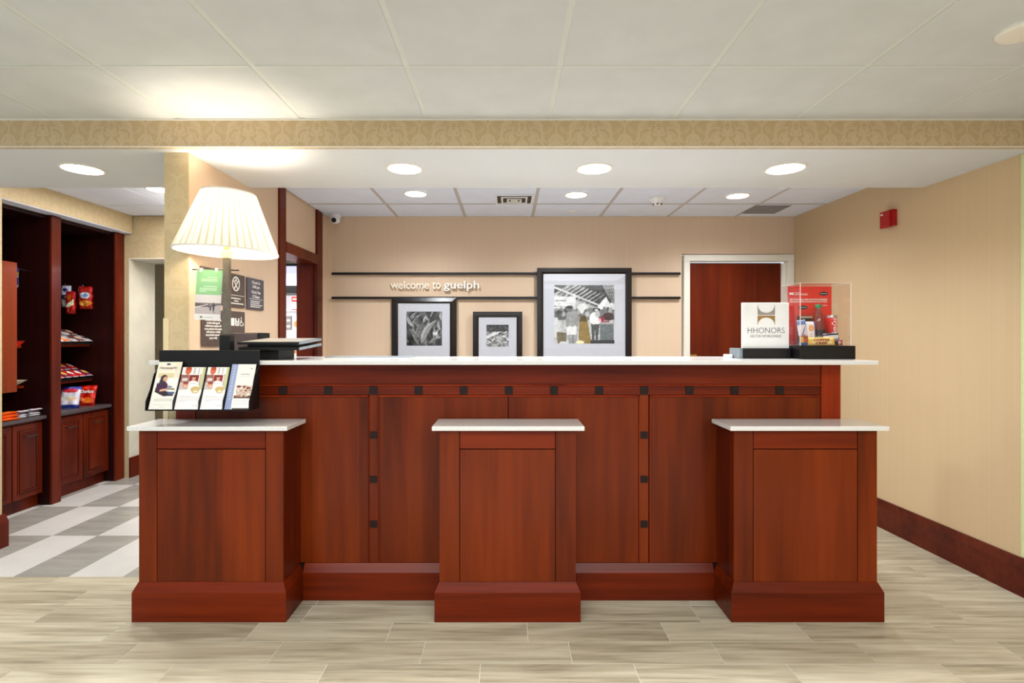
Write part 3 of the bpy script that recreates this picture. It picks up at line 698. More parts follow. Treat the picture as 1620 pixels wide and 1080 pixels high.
# ------------------------------------------------------------------ table lamp
LX, LY = -1.398, 2.645
lamp = thing('table_lamp', 'lit table lamp with pleated white shade on a square bronze pole', 'lamp', (LX, LY, 1.218))
box('base', M['black'], lamp, LX-.042, LX+.042, LY-.042, LY+.042, 1.2185, 1.236, .003)
box('collar', M['black'], lamp, LX-.026, LX+.026, LY-.026, LY+.026, 1.2365, 1.346, .004)
box('pole', M['pole'], lamp, LX-.0145, LX+.0145, LY-.0145, LY+.0145, 1.3465, 1.722, .002)
box('socket', M['guard'], lamp, LX-.02, LX+.02, LY-.02, LY+.02, 1.7225, 1.765, .004)
zb, zt = 1.755, 2.045
tilt = T(LX, LY, zb) @ Matrix.Rotation(math.radians(2.0), 4, 'Y') @ T(-LX, -LY, -zb)
def rr(t_): return .235*(1-t_)+.122*t_
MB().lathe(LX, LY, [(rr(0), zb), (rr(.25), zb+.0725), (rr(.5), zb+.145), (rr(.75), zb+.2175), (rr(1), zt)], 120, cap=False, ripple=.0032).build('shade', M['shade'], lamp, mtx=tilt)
def rim(r_, z_): MB().lathe(LX, LY, [(r_-.003, z_-.004), (r_+.003, z_-.004), (r_+.003, z_+.004), (r_-.003, z_+.004), (r_-.003, z_-.004)], 64, cap=False).build('shade_rim', M['white'], lamp, mtx=tilt)
rim(.235, zb); rim(.122, zt)
MB().lathe(LX, LY, [(.010, 1.80), (.022, 1.835), (.03, 1.865), (.024, 1.89), (.006, 1.902)], 20).build('bulb', M['bulb'], lamp, smooth=True)
MB().lathe(LX, LY, [(.012, 1.766), (.012, 1.80)], 16).build('bulb_holder', M['brass'], lamp, smooth=True)
lb = MB()
for a in (0, 2*math.pi/3, 4*math.pi/3): lb.tube([(LX+.012*math.cos(a), LY+.012*math.sin(a), 1.78), (LX+.16*math.cos(a), LY+.16*math.sin(a), 1.79), (LX+.225*math.cos(a), LY+.225*math.sin(a), 1.762)], .0012, 5)
lb.build('shade_harp', M['brass'], lamp)
lp = point('lamp_bulb_light', (LX, LY, 1.93), 10, (1, .90, .76), .035)
MB().tube([(-1.602, 2.70, 1.676), (-1.366, 2.70, 1.672)], .0035).build('hanger_bar', M['blackm'], lamp, smooth=True)
MB().tube([(LX, LY+.0148, 1.674), (LX, 2.70, 1.674)], .0035).build('hanger_arm', M['blackm'], lamp, smooth=True)
# green flyer
def flyer():
    c = Cv(60, 100, (128, 178, 134)); c.rect(0, 0, 1, .5, (206, 200, 204)); c.rect(0, .30, 1, .34, (120, 110, 112)); c.rect(0, .12, 1, .30, (176, 168, 172)); c.rect(0, 0, 1, .12, (222, 220, 222))
    c.poly([(0, .33), (.6, .29), (1, .33), (1, .315), (.6, .25), (0, .27)], (96, 88, 92)); c.line(.0, .24, .5, .31, .01, (238, 236, 238)); c.ell(.6, .23, .03, .05, (70, 64, 70)); c.ell(.72, .26, .035, .075, (60, 54, 64)); c.ell(.71, .33, .02, .018, (60, 54, 64)); c.line(.7, .2, .76, .15, .02, (70, 64, 70))
    for y_, a, b in ((.84, .45, .82), (.80, .2, .82), (.77, .2, .82), (.66, .3, .82), (.62, .15, .8), (.59, .15, .8), (.56, .15, .4)): c.rect(a, y_, b, y_+.012, (206, 232, 206))
    c.ell(.26, .055, .05, .018, (70, 130, 80)); c.rect(.36, .05, .72, .058, (150, 150, 150)); return c
fl = thing('hanging_flyer', 'green and grey flyer hanging from a bar behind the lamp pole', 'flyer', (-1.51, 2.69, 1.42))
p = [(-1.586, 2.688, 1.423), (-1.455, 2.688, 1.418), (-1.575, 2.692, 1.676)]
sheet('print', flyer(), fl, *p)
MB().rings([[(-1.586, 2.6886, 1.423), (-1.455, 2.6886, 1.418), (-1.455, 2.6894, 1.418), (-1.586, 2.6894, 1.423)], [(-1.575, 2.6926, 1.676), (-1.444, 2.6926, 1.671), (-1.444, 2.6934, 1.671), (-1.575, 2.6934, 1.676)]]).build('sheet', M['paper'], fl)
for xx in (-1.553, -1.475): MB().box(xx-.004, xx+.004, 2.686, 2.705, 1.662, 1.682).build('clip', M['white2'], fl)

# ------------------------------------------------------------------ wall signs beside the lamp (facing right)
SXW = -1.6395
def plate(y0, y1, z0, z1, mat, label):
    t = thing('wall_sign', label, 'sign', (SXW, (y0+y1)/2, z0), 'square dark signs on the side wall')
    box('plate', mat, t, SXW, SXW+.012, y0, y1, z0, z1, .002); return t
XS = SXW+.0125
t = plate(3.323, 3.546, 1.508, 1.707, M['signblue'], 'slate sign listing check in and check out times')
text('lettering', 'Check In\n3:00 pm', M['lettering'], t, (XS, 3.434, 1.665), SIDE, fitw=.11, fith=.052, extrude=.0006)
text('lettering', 'Check Out\n12 Noon', M['lettering'], t, (XS, 3.434, 1.606), SIDE, fitw=.12, fith=.048, extrude=.0006)
box('rule', M['lettering'], t, XS-.0005, XS+.0004, 3.345, 3.525, 1.574, 1.5765)
for i, (a, b) in enumerate(((.02, .15), (.02, .14), (.02, .18), (.02, .15))): slab('print_line', M['lettering'], t, XS-.0005, XS+.0004, 3.34+a, 3.34+b, 1.559-.012*i, 1.564-.012*i)
t = plate(3.071, 3.291, 1.510, 1.709, M['signplate'], 'dark sign with a white ring and crossed figure')
m = MB(); R = []
for i in range(33):
    a = 2*math.pi*i/32; ca, sa = math.cos(a), math.sin(a)
    R.append([(XS-.0005, 3.181+r_*ca, 1.650+r_*sa) for r_ in (.036, .044)]+[(XS+.0006, 3.181+r_*ca, 1.650+r_*sa) for r_ in (.044, .036)])
m.rings(R, cap=False); m.build('ring_emblem', M['lettering'], t)
m = MB()
for q1, q2 in (((-.026, .02), (.02, -.03)), ((.026, .02), (-.02, -.03))): m.rings([[(XS-.0004, 3.181+q1[0]-.006, 1.650+q1[1]), (XS-.0004, 3.181+q1[0]+.006, 1.650+q1[1]), (XS+.0006, 3.181+q1[0]+.006, 1.650+q1[1]), (XS+.0006, 3.181+q1[0]-.006, 1.650+q1[1])], [(XS-.0004, 3.181+q2[0]-.006, 1.650+q2[1]), (XS-.0004, 3.181+q2[0]+.006, 1.650+q2[1]), (XS+.0006, 3.181+q2[0]+.006, 1.650+q2[1]), (XS+.0006, 3.181+q2[0]-.006, 1.650+q2[1])]])
m.lathe(3.181, 1.672, [(.009, XS-.0004), (.009, XS+.0006)], 14, axis='X'); m.build('figure', M['lettering'], t)
box('rule', M['lettering'], t, XS-.0005, XS+.0004, 3.09, 3.28, 1.580, 1.5825)
for i, (a, b) in enumerate(((.045, .155), (.08, .13), (.02, .19))): slab('print_line', M['lettering'], t, XS-.0005, XS+.0004, 3.08+a, 3.08+b, 1.560-.015*i, 1.566-.015*i)
t = plate(2.825, 3.042, 1.512, 1.711, M['signplate'], 'dark sign mostly hidden behind the green flyer')
text('lettering', 'r', M['lettering'], t, (XS, 3.020, 1.652), SIDE, size=.035, extrude=.0006); text('lettering', 'y', M['lettering'], t, (XS, 3.018, 1.622), SIDE, size=.035, extrude=.0006)
box('rule', M['lettering'], t, XS-.0005, XS+.0004, 2.84, 3.03, 1.584, 1.5865)
t = plate(3.071, 3.291, 1.286, 1.486, M['signplate'], 'dark sign with small white pictograms behind the lamp pole')
box('pictogram', M['lettering'], t, XS-.0005, XS+.0005, 3.118, 3.162, 1.40, 1.445)
box('pictogram', M['lettering'], t, XS-.0005, XS+.0005, 3.172, 3.218, 1.40, 1.445)
MB().lathe(3.195, 1.438, [(.011, XS+.0005), (.011, XS+.001)], 20, axis='X').build('pictogram_dot', M['signplate'], t)
for zz in (1.408, 1.418): box('pictogram_bar', M['signplate'], t, XS+.0005, XS+.001, 3.180, 3.210, zz, zz+.004)
m = MB(); m.rings([[(XS-.0005+dx, 3.247+r_*math.cos(a), 1.415+r_*math.sin(a)) for r_, dx in ((.013, 0), (.018, 0), (.018, .001), (.013, .001))] for a in [math.radians(100+20*i) for i in range(13)]]); m.tube([(XS+.0008, 3.242, 1.442), (XS+.0008, 3.245, 1.42), (XS+.0008, 3.262, 1.42), (XS+.0008, 3.272, 1.402)], .0022, 5)
m.lathe(3.242, 1.449, [(.005, XS), (.005, XS+.001)], 12, axis='X'); m.build('wheelchair_symbol', M['lettering'], t)
t = plate(2.835, 3.042, 1.284, 1.484, M['signplate'], 'dark sign with a long centred paragraph, low on the side wall')
par = ['pledges, collection of cards,', 'solicitation of petitions,', 'distribution of printed materials', 'and other similar types of', 'activities by non-employees will', 'not be permitted on the premises', 'of the hotel by or on behalf', 'of any individual, organization,', 'group or entity.']
text('lettering', '\n'.join(par), M['lettering'], t, (XS, 2.938, 1.393), SIDE, size=.012, fitw=.170, fith=.148, bold=.00025, extrude=.0005)

# ------------------------------------------------------------------ things on the desk, left
t = thing('letter_tray', 'black two-tier tray with grey edges on the desk beside the lamp', 'tray', (-1.2, 2.8, 1.2185))
tl = Matrix.Translation((0, 2.66, 1.30)) @ Matrix.Rotation(math.radians(3.2), 4, 'X') @ Matrix.Translation((0, -2.66, -1.30))
x0, x1 = -1.352, -1.045
MB().box(x0, x1, 2.655, 2.97, 1.297, 1.309).build('upper_tray', M['black'], t, .001, mtx=tl)
MB().box(x0+.012, x1-.008, 2.667, 2.962, 1.3092, 1.3102).build('tray_surface', M['traygrey'], t, mtx=tl)
MB().box(x1+.0003, x1+.003, 2.657, 2.97, 1.297, 1.309).build('edge_strip', M['greyedge'], t, mtx=tl)
MB().box(x0+.005, x1, 2.655, 2.97, 1.268, 1.282).build('lower_tray', M['black'], t, .001, mtx=tl)
MB().box(x1+.0003, x1+.003, 2.657, 2.97, 1.268, 1.282).build('edge_strip', M['greyedge'], t, mtx=tl)
box('spacer', M['black'], t, x0+.03, x1-.03, 2.70, 2.93, 1.285, 1.298)
box('foot_block', M['black'], t, -1.352, -1.165, 2.70, 2.90, 1.2185, 1.268, .002)
b_ = box('card_box', M['darkgrey'], None, -1.54, -1.375, 2.92, 3.05, 1.219, 1.357, .006)
tag(b_, 'small dark grey box on the desk behind the lamp pole', 'box')
box('end_cap', M['black'], b_, -1.3745, -1.366, 2.921, 3.049, 1.221, 1.356)

rack = thing('brochure_rack', 'black four-pocket brochure rack hanging over the front of the desk', 'rack', (-1.45, 2.58, .993))
RX0, RX1 = -1.694, -1.208
box('back_plate', M['black'], rack, RX0, RX1, 2.582, 2.588, .995, 1.270, .001)
box('hook_plate', M['black'], rack, RX0, -1.45, 2.5882, 2.598, 1.262, 1.270)
box('bottom_ledge', M['black'], rack, RX0, RX1, 2.482, 2.5815, .990, .995)
for x in (RX0, -1.567, -1.447, -1.334, RX1-.003):
    MB().prism([(2.5815, .9952), (2.482, .9952), (2.485, 1.035), (2.515, 1.085), (2.545, 1.16), (2.5815, 1.19)], x, x+.003).build('divider', M['black'], rack)
def br_woman():
    c = Cv(56, 140, (238, 230, 212)); c.rect(0, 0, 1, .34, (244, 238, 228)); c.rect(.1, .66, .85, .76, (226, 204, 160)); c.rect(.75, .6, 1, .98, (232, 222, 200))
    c.ell(.44, .95, .09, .02, (60, 50, 96)); c.rect(.05, .35, 1, .66, (240, 236, 232))
    c.poly([(.12, .56), (.1, .36), (.5, .27), (.9, .28), (.9, .34), (.4, .40)], (56, 40, 46)); c.ell(.36, .47, .24, .115, (74, 40, 70)); c.ell(.37, .64, .15, .085, (60, 52, 60)); c.ell(.28, .58, .07, .08, (62, 54, 64))
    c.ell(.43, .635, .09, .05, (214, 160, 128)); c.line(.32, .39, .65, .42, .045, (216, 166, 134)); c.poly([(.55, .42), (.62, .5), (.8, .48), (.74, .40)], (150, 150, 160)); c.ell(.84, .42, .08, .02, (170, 140, 60)); c.poly([(.6, .37), (.95, .36), (.9, .3), (.7, .31)], (74, 88, 124))
    for i, (a, b) in enumerate(((.15, .9), (.15, .9), (.15, .9), (.15, .88))): c.rect(a, .21-.022*i, b, .217-.022*i, (176, 172, 170))
    c.rect(.2, .09, .85, .096, (190, 186, 184)); c.rect(.42, .045, .66, .051, (170, 168, 168)); return c
def br_people():
    c = Cv(52, 130, (244, 238, 236)); c.rect(0, .46, 1, 1, (206, 186, 176)); c.rect(0, .82, .95, 1, (240, 232, 228)); c.ell(.27, .92, .13, .10, (206, 104, 72)); c.ell(.27, .97, .13, .04, (186, 70, 50))
    c.rect(.5, .84, .58, .98, (190, 184, 188)); c.rect(.7, .84, .76, .98, (200, 194, 198)); c.rect(0, .64, .34, .82, (150, 96, 84)); c.rect(.06, .66, .3, .74, (220, 206, 204)); c.rect(.36, .64, .84, .81, (140, 36, 30)); c.rect(.5, .64, .56, .81, (90, 20, 20)); c.ell(.57, .735, .08, .055, (214, 160, 134)); c.ell(.57, .78, .08, .025, (90, 50, 40))
    c.poly([(.36, .64), (.5, .68), (.7, .67), (.86, .6), (.86, .46), (.38, .46)], (240, 234, 232)); c.rect(.42, .60, .7, .606, (180, 174, 176)); c.ell(.26, .57, .13, .075, (214, 150, 124)); c.ell(.26, .625, .13, .03, (150, 60, 50)); c.ell(.27, .54, .06, .012, (240, 230, 226)); c.ell(.1, .49, .12, .03, (196, 190, 198)); c.ell(.82, .72, .05, .14, (236, 226, 222)); c.ell(.84, .7, .015, .14, (130, 70, 70))
    c.ell(.72, .47, .2, .065, (206, 176, 108)); c.ell(.74, .44, .12, .03, (236, 222, 190)); c.rect(0, 0, 1, .39, (246, 240, 240)); c.ell(.74, .42, .16, .045, (210, 182, 120)); c.ell(.75, .42, .1, .02, (240, 228, 200)); c.rect(.9, .5, 1, 1, (200, 200, 140))
    for a, b, y_ in ((.12, .62, .31), (.12, .95, .285), (.12, .95, .25), (.12, .95, .215), (.12, .4, .18), (.7, .95, .08)): c.rect(a, y_, b, y_+.007, (190, 184, 188))
    return c
def br_food():
    c = Cv(56, 132, (240, 232, 224)); c.rect(0, 0, .26, 1, (150, 160, 196))
    for i in range(14): c.rect(.08, .22+.055*i, .18, .245+.055*i, (186, 194, 222))
    c.rect(.42, .77, .8, .785, (150, 140, 140)); c.rect(.4, .72, .9, .726, (196, 186, 180)); c.ell(.85, .9, .06, .012, (170, 160, 160))
    c.rect(.3, .24, 1, .30, (96, 60, 50)); c.ell(.68, .4, .34, .13, (206, 182, 164)); 
    for i in range(22): c.ell(.36+.62*rnd.random(), .28+.22*rnd.random(), rnd.uniform(.03, .07), rnd.uniform(.01, .03), rnd.choice([(110, 52, 40), (236, 226, 216), (150, 96, 80), (220, 196, 176)]))
    c.ell(.44, .5, .1, .025, (120, 40, 34)); c.rect(.26, .04, 1, .235, (246, 240, 236)); c.rect(.3, 0, 1, .03, (90, 74, 70))
    for i in range(4): c.rect(.34, .19-.035*i, .9, .196-.035*i, (200, 190, 188))
    return c
def brochure(x0, x1, ztop, art, label, extra=None):
    t = thing('brochure', label, 'brochure', ((x0+x1)/2, 2.51, .996), 'brochures in the black rack')
    yb, yt, zb_ = 2.488, 2.488+(ztop-.996)*.36, .9962
    sheet('cover_print', art, t, (x0, yb, zb_), (x1, yb, zb_), (x0, yt, ztop))
    MB().rings([[(x0, yb+.0005, zb_), (x1, yb+.0005, zb_), (x1, yb+.009, zb_), (x0, yb+.009, zb_)], [(x0, yt+.0005, ztop), (x1, yt+.0005, ztop), (x1, yt+.004, ztop), (x0, yt+.004, ztop)]]).build('pages', M['paper'], t)
    return t
t = brochure(-1.683, -1.571, 1.214, br_woman(), 'tall cream brochure showing a woman with a tablet, first in the rack')
rot_b = Matrix.Rotation(-math.atan(.36), 4, 'X')
def on_b(z, x): return (x, 2.488+(z-.9962)*.36-.001, z)
text('lettering', 'Hamp', M['letter_grey'], t, on_b(1.185, -1.652), rot_b @ FRONT, fitw=.040, fith=.014, extrude=.0003, shear=.2)
text('lettering', 'tona', M['letter_red'], t, on_b(1.185, -1.620), rot_b @ FRONT, fitw=.022, fith=.011, extrude=.0003, shear=.2)
text('lettering', 'lity', M['letter_grey'], t, on_b(1.186, -1.598), rot_b @ FRONT, fitw=.018, fith=.014, extrude=.0003, shear=.2)
bp = br_people()
brochure(-1.562, -1.452, 1.189, bp, 'photo-collage brochure in the second rack pocket, left of its twin')
brochure(-1.442, -1.339, 1.189, bp, 'photo-collage brochure in the third rack pocket, right of its twin')
brochure(-1.328, -1.214, 1.203, br_food(), 'brochure with a blue spine band and food, last in the rack')
# flat papers and a clear mat on the desk
def flat(name, pts, z, h, mat, label, cat):
    o = MB().prism(pts, z, z+h, 'Z').build(name, mat); tag(o, label, cat); return o
flat('paper_sheet', [(-.86, 2.82), (-.53, 2.82), (-.51, 2.93), (-.83, 2.93)], 1.2184, .001, M['paper'], 'white sheet of paper lying flat on the desk left of centre', 'paper')
flat('desk_pad', [(-1.03, 2.98), (-.545, 2.98), (-.545, 3.13), (-1.03, 3.13)], 1.2184, .004, M['greyedge'], 'thin grey desk pad at the staff edge of the desk top', 'desk pad')
flat('paper_sheet', [(.57, 2.80), (.92, 2.80), (.90, 2.93), (.56, 2.93)], 1.2184, .001, M['paper'], 'white sheet of paper lying flat on the desk right of centre', 'paper')

# ------------------------------------------------------------------ club sign and display case
t = thing('logo_stand', 'white square logo plaque on a low black base', 'sign stand', (1.38, 2.92, 1.2185))
box('base', M['black'], t, 1.262, 1.515, 2.85, 3.0, 1.2185, 1.272, .002)
box('base_end', M['greyedge'], t, 1.243, 1.261, 2.86, 2.99, 1.2185, 1.272, .001)
YS = 2.87
xa, xb, za, zb2 = (1174-VX)*YS/F, (1248.3-VX)*YS/F, 1.2725, H-(478.5-VY)*YS/F
box('plaque', M['paper'], t, xa, xb, YS, YS+.012, za, zb2, .001)
xc = (xa+xb)/2 + .002; s_ = YS/F
def px(zx, zy): return (1160+zx/8-VX)*s_, H-((440+zy/8)-VY)*s_
def arcpts(cx, cy, r, ry, a0, a1, n=18): return [(cx+r*math.cos(math.radians(a0+(a1-a0)*i/n)), cy+ry*math.sin(math.radians(a0+(a1-a0)*i/n))) for i in range(n+1)]
l0, z_t = px(308, 345); r0, z_m = px(526, 462); hw = (r0-l0)/2; cx_ = (l0+r0)/2; z_b = px(0, 588)[1]; z_m2 = px(0, 474)[1]
up = [(l0, z_m), (r0, z_m), (r0, z_t)]+arcpts(cx_, z_t, hw*.97, (z_t-z_m)*.80, 0, -180)+[(l0, z_t)]
MB().prism(up, YS-.002, YS-.0002, 'Y').build('emblem_top', M['taupe'], t)
dn = [(l0, z_m2), (l0, z_b)]+arcpts(cx_, z_b, hw*.97, (z_m2-z_b)*.80, 180, 0)+[(r0, z_b), (r0, z_m2)]
MB().prism(dn, YS-.002, YS-.0002, 'Y').build('emblem_bottom', M['gold'], t)
a, zz = px(182, 660); b, _ = px(650, 660)
text('lettering', 'HHONORS', M['letter_grey'], t, ((a+b)/2, YS-.001, zz), fitw=b-a, fith=px(0, 625)[1]-px(0, 695)[1], extrude=.0005, bold=-.0008)
a, zz = px(218, 732); b, _ = px(608, 732)
text('lettering', 'HILTON WORLDWIDE', M['taupe'], t, ((a+b)/2, YS-.001, zz), fitw=b-a, fith=px(0, 715)[1]-px(0, 748)[1], extrude=.0005)
o = box('card_holder', M['white2'], None, 1.20, 1.236, 2.93, 2.97, 1.2185, 1.238, .002); tag(o, 'tiny white block on the desk just left of the logo stand', 'desk item')

case = thing('display_case', 'clear acrylic display case on a black base at the right desk end', 'display case', (1.67, 2.86, 1.2185))
box('base', M['black'], case, 1.522, 1.812, 2.775, 2.99, 1.2185, 1.288, .002)
X0, X1, Y0, Y1, Z0, Z1 = 1.528, 1.795, 2.785, 2.975, 1.289, 1.613
e = .003
box('front_pane', M['acrylic'], case, X0, X1, Y0, Y0+e, Z0, Z1); box('back_pane', M['acrylic'], case, X0, X1, Y1-e, Y1, Z0, Z1)
box('side_pane', M['acrylic'], case, X0, X0+e, Y0+e, Y1-e, Z0, Z1); box('side_pane', M['acrylic'], case, X1-e, X1, Y0+e, Y1-e, Z0, Z1)
box('top_pane', M['acrylic'], case, X0, X1, Y0, Y1, Z1+.0002, Z1+e)
m = MB(); q = .0022
for xx in (X0, X1-q):
    for yy in (Y0-.0004, Y1-q): m.box(xx-.0004, xx+q, yy, yy+q, Z0, Z1+e)
for yy in (Y0-.0006, Y1-q): m.box(X0, X1, yy, yy+q, Z1+e+.0002, Z1+e+.0016)
for xx in (X0, X1-q): m.box(xx, xx+q, Y0, Y1, Z1+e+.0002, Z1+e+.0016)
m.build('edge_strip', M['acryledge'], case)['kind'] = 'stuff'
rc = thing('red_card', 'red promotional card standing at the back of the acrylic case', 'card', (1.65, 2.96, Z0))
RY = 2.918; rs = RY/F
def rp(zx, zy): return (1160+zx/8-VX)*rs, H-((440+zy/8)-VY)*rs
ra, rb = 1.533, rp(1245, 0)[0]
box('card', M['redcard'], rc, ra, rb, RY, RY+.003, Z0+.001, 1.6115)
def rtext(body, xa_, xb_, ya_, yb_, mat=M['lettering'], **kw):
    (a_, z1_), (b_, z0_) = rp(xa_, ya_), rp(xb_, yb_)
    text('lettering', body, mat, rc, ((a_+b_)/2, RY-.0012, (z0_+z1_)/2), fitw=b_-a_, fith=z1_-z0_, extrude=.0004, **kw)
rtext('HHONORS', 775, 940, 192, 216); rtext('HILTON', 775, 840, 176, 188)
rtext('HILTON & WELCOME HHONORS MEMBERS', 715, 1190, 258, 278, bold=.001); rtext('REWARDS BEGIN AS SOON AS YOU START', 715, 1190, 286, 306, bold=.001); rtext('More Comfort', 1080, 1188, 334, 350)
(a_, z1_), (b_, z0_) = rp(712, 178), rp(760, 214); zc = (z0_+z1_)/2
MB().prism([(a_, z0_), (a_, z1_), ((a_+b_)/2, zc+.004), (b_, z1_), (b_, z0_), ((a_+b_)/2, zc-.004)], RY-.0016, RY-.0003, 'Y').build('emblem', M['lettering'], rc)
def badge(zx0, zx1, zy0, zy1, txt):
    (a_, z1_), (b_, z0_) = rp(zx0, zy0), rp(zx1, zy1); c_ = (a_+b_)/2; zm = (z0_+z1_)/2
    MB().prism([(a_, zm-.006), (a_, zm+.006), (c_, z1_), (b_, zm+.006), (b_, zm-.006), (c_, z0_)], RY-.0016, RY-.0003, 'Y').build('badge', M['navy'], rc)
    text('lettering', txt, M['lettering'], rc, (c_, RY-.0022, zm), fitw=(b_-a_)*.75, fith=.006, extrude=.0003)
badge(1092, 1195, 168, 222, 'Hampton'); badge(828, 936, 345, 395, 'Hampton')
# contents
def item_px(zx, zy, Y): return (1160+zx/8-VX)*Y/F, H-((440+zy/8)-VY)*Y/F
bz = Z0+.0008
bx, _ = item_px(1078, 0, 2.875)
bt = thing('drink_bottle', 'clear plastic bottle with green cap inside the acrylic case', 'bottle', (bx, 2.875, bz))
r_ = .031
MB().lathe(bx, 2.875, [(r_*.8, bz), (r_, bz+.008), (r_, bz+.085), (r_*.93, bz+.098), (r_, bz+.11), (r_*.97, bz+.135), (r_*.7, bz+.165), (.0125, bz+.19), (.0115, bz+.2)], 36).build('bottle_body', M['pet'], bt, smooth=True)
MB().lathe(bx, 2.875, [(.015, bz+.2005), (.0155, bz+.217), (.0145, bz+.219)], 24).build('cap', M['cap'], bt, smooth=True)
MB().lathe(bx, 2.875, [(r_+.0008, bz+.012), (r_+.0008, bz+.082)], 36, cap=False).build('label_wrap', M['navy'], bt, smooth=True)
def wrap_text(body, cx, cy, r_, zc, fitw, fith, mat, parent, a0=-math.pi/2, vert=False, **kw):
    me, a = text_pts(body, fitw=fitw, fith=fith, extrude=.0003, **kw)
    if vert: a = np.stack([-a[:, 1], a[:, 0], a[:, 2]], 1)
    th = a0+a[:, 0]/r_; rr_ = r_+a[:, 2]+.0004
    P = np.stack([cx+rr_*np.cos(th), cy+rr_*np.sin(th), zc+a[:, 1]], 1)
    me.vertices.foreach_set('co', P.astype(np.float32).ravel()); me.materials.clear(); return place_mesh('lettering', me, mat, parent)
wrap_text('DASANI', bx, 2.875, r_+.0012, bz+.042, .07, .017, M['lettering'], bt)
cxx, _ = item_px(1240, 0, 2.885)
ct = thing('soda_can', 'red and white soft drink can inside the acrylic case, right of the bottle', 'can', (cxx, 2.885, bz))
cz = bz+.045     # it stands on a small riser
box('riser', M['black'], ct, cxx-.028, cxx+.028, 2.862, 2.912, bz, cz-.0005)
MB().lathe(cxx, 2.885, [(.022, cz), (.0275, cz+.008), (.0275, cz+.102)], 36).build('can_body', M['canred'], ct, smooth=True)
MB().lathe(cxx, 2.885, [(.0275, cz+.1025), (.0245, cz+.113), (.0245, cz+.116), (.022, cz+.1155)], 36).build('can_top', M['canalu'], ct, smooth=True)
wrap_text('Coca-Cola', cxx, 2.885, .028, cz+.055, .092, .026, M['lettering'], ct, vert=True, shear=.25, bold=.0012)
def pk(name, label, cv, cx_, y_, z_, w_, h_, d_, rz=0, rx=0, ry=0, seed=1, cat='snack bar', grp=None, res=None):
    if cat == 'snack bag': cv.grain(90, 7, seed)
    o = pillow(name, cv, None, w_, h_, d_, T(cx_, y_, z_, rz, rx, ry), seed=seed); tag(o, label, cat, grp); return o
def pxs(c): return c
def pc(bg, *ops, nx=22, ny=30):
    c = Cv(nx, ny, bg)
    for o_ in ops: getattr(c, o_[0])(*o_[1:])
    return c
gi = 'snacks inside the acrylic case'
u, zt_ = item_px(868, 510, 2.83)
pk('snack_bar', 'blue and white wrapped bar leaning at the left inside the case', pc((226, 224, 236), ('rect', 0, .8, 1, .97, (96, 130, 190)), ('rect', .3, .55, .75, .74, (230, 226, 232)), ('line', .3, .3, .8, .7, .08, (90, 90, 170)), ('line', .2, .2, .7, .4, .1, (190, 60, 60)), ('rect', 0, 0, 1, .2, (60, 80, 130)), ('ell', .5, .25, .3, .12, (196, 130, 70))), u+.016, 2.84, bz, .046, .135, .014, ry=math.radians(-7), seed=2, grp=gi)
u, _ = item_px(892, 0, 2.90)
o = MB().box(u-.030, u+.030, 2.872, 2.912, bz, bz+.158).build('snack_carton', M['black'], None, .001); tag(o, 'black and silver carton behind the wrapped bars in the case', 'carton', gi)
box('silver_band', M['canalu'], o, u-.0305, u+.0305, 2.8715, 2.8719, bz+.145, bz+.156); box('white_band', M['white2'], o, u-.0305, u+.0305, 2.8715, 2.8719, bz+.120, bz+.128)
u, _ = item_px(988, 0, 2.84)
wb_ = pk('snack_bar', 'white wrapped bar with an orange burst, upright before the bottle', pc((232, 228, 232), ('ell', .5, .72, .27, .12, (232, 150, 70)), ('ell', .5, .72, .12, .05, (250, 200, 130)), ('rect', .84, 0, 1, 1, (110, 90, 170)), ('rect', .35, .2, .42, .55, (176, 172, 186)), ('rect', .5, .25, .55, .5, (176, 172, 186))), u, 2.838, bz, .050, .125, .014, ry=math.radians(-3), seed=3, grp=gi)
u, zz = item_px(1240, 700, 2.83)
wt = pk('candy_roll', 'white and navy candy roll standing behind the yellow bar', pc((228, 230, 240), ('rect', 0, .75, 1, .97, (60, 64, 90)), ('rect', 0, 0, 1, .2, (120, 130, 190)), ('line', .05, .35, .95, .3, .06, (120, 160, 220)), nx=34, ny=14), u, 2.832, bz+.022, .085, .042, .02, ry=math.radians(-6), seed=4, grp=gi)
text('lettering', "Werther's", M['black'], wt, (u, 2.8205, zz), FRONT, fitw=.066, fith=.014, extrude=.0004, bold=.001)
rs_ = box('riser', M['black'], wt, u-.035, u+.035, 2.826, 2.838, bz, bz+.0215)
u, zz = item_px(1115, 800, 2.81); ua, _ = item_px(930, 0, 2.81); ub, _ = item_px(1300, 0, 2.81)
cc = pk('chocolate_bar', 'yellow chocolate bar with red lettering lying along the case front', pc((244, 206, 110), ('rect', .0, 0, .05, 1, (228, 170, 70)), ('rect', .95, 0, 1, 1, (228, 170, 70)), ('rect', .18, .12, .9, .9, (250, 222, 150)), nx=44, ny=12), u, 2.815, bz+.001, ub-ua, .040, .012, seed=5, cat='chocolate bar', grp=gi)
text('lettering', 'COFFEE\nCRISP', M['letter_red'], cc, (u, 2.8075, bz+.021), FRONT, fitw=(ub-ua)*.55, fith=.030, extrude=.0004, bold=.0015)
u, zz = item_px(1365, 820, 2.83)
pk('candy_packet', 'small red and blue candy packet at the right of the yellow bar', pc((190, 40, 60), ('rect', 0, 0, .35, 1, (90, 90, 170)), ('ell', .6, .5, .2, .3, (240, 220, 220)), nx=20, ny=10), u-.008, 2.85, bz+.001, .058, .026, .014, seed=6, cat='candy', grp=gi)
u, _ = item_px(890, 0, 2.81)
pk('snack_bar', 'small brown and gold nut bar at the front left of the case', pc((120, 76, 50), ('ell', .3, .5, .2, .4, (222, 170, 90)), ('ell', .7, .4, .2, .4, (190, 80, 60)), ('rect', 0, 0, 1, .25, (60, 110, 170)), nx=18, ny=14), u, 2.813, bz+.001, .05, .05, .014, seed=7, grp=gi)

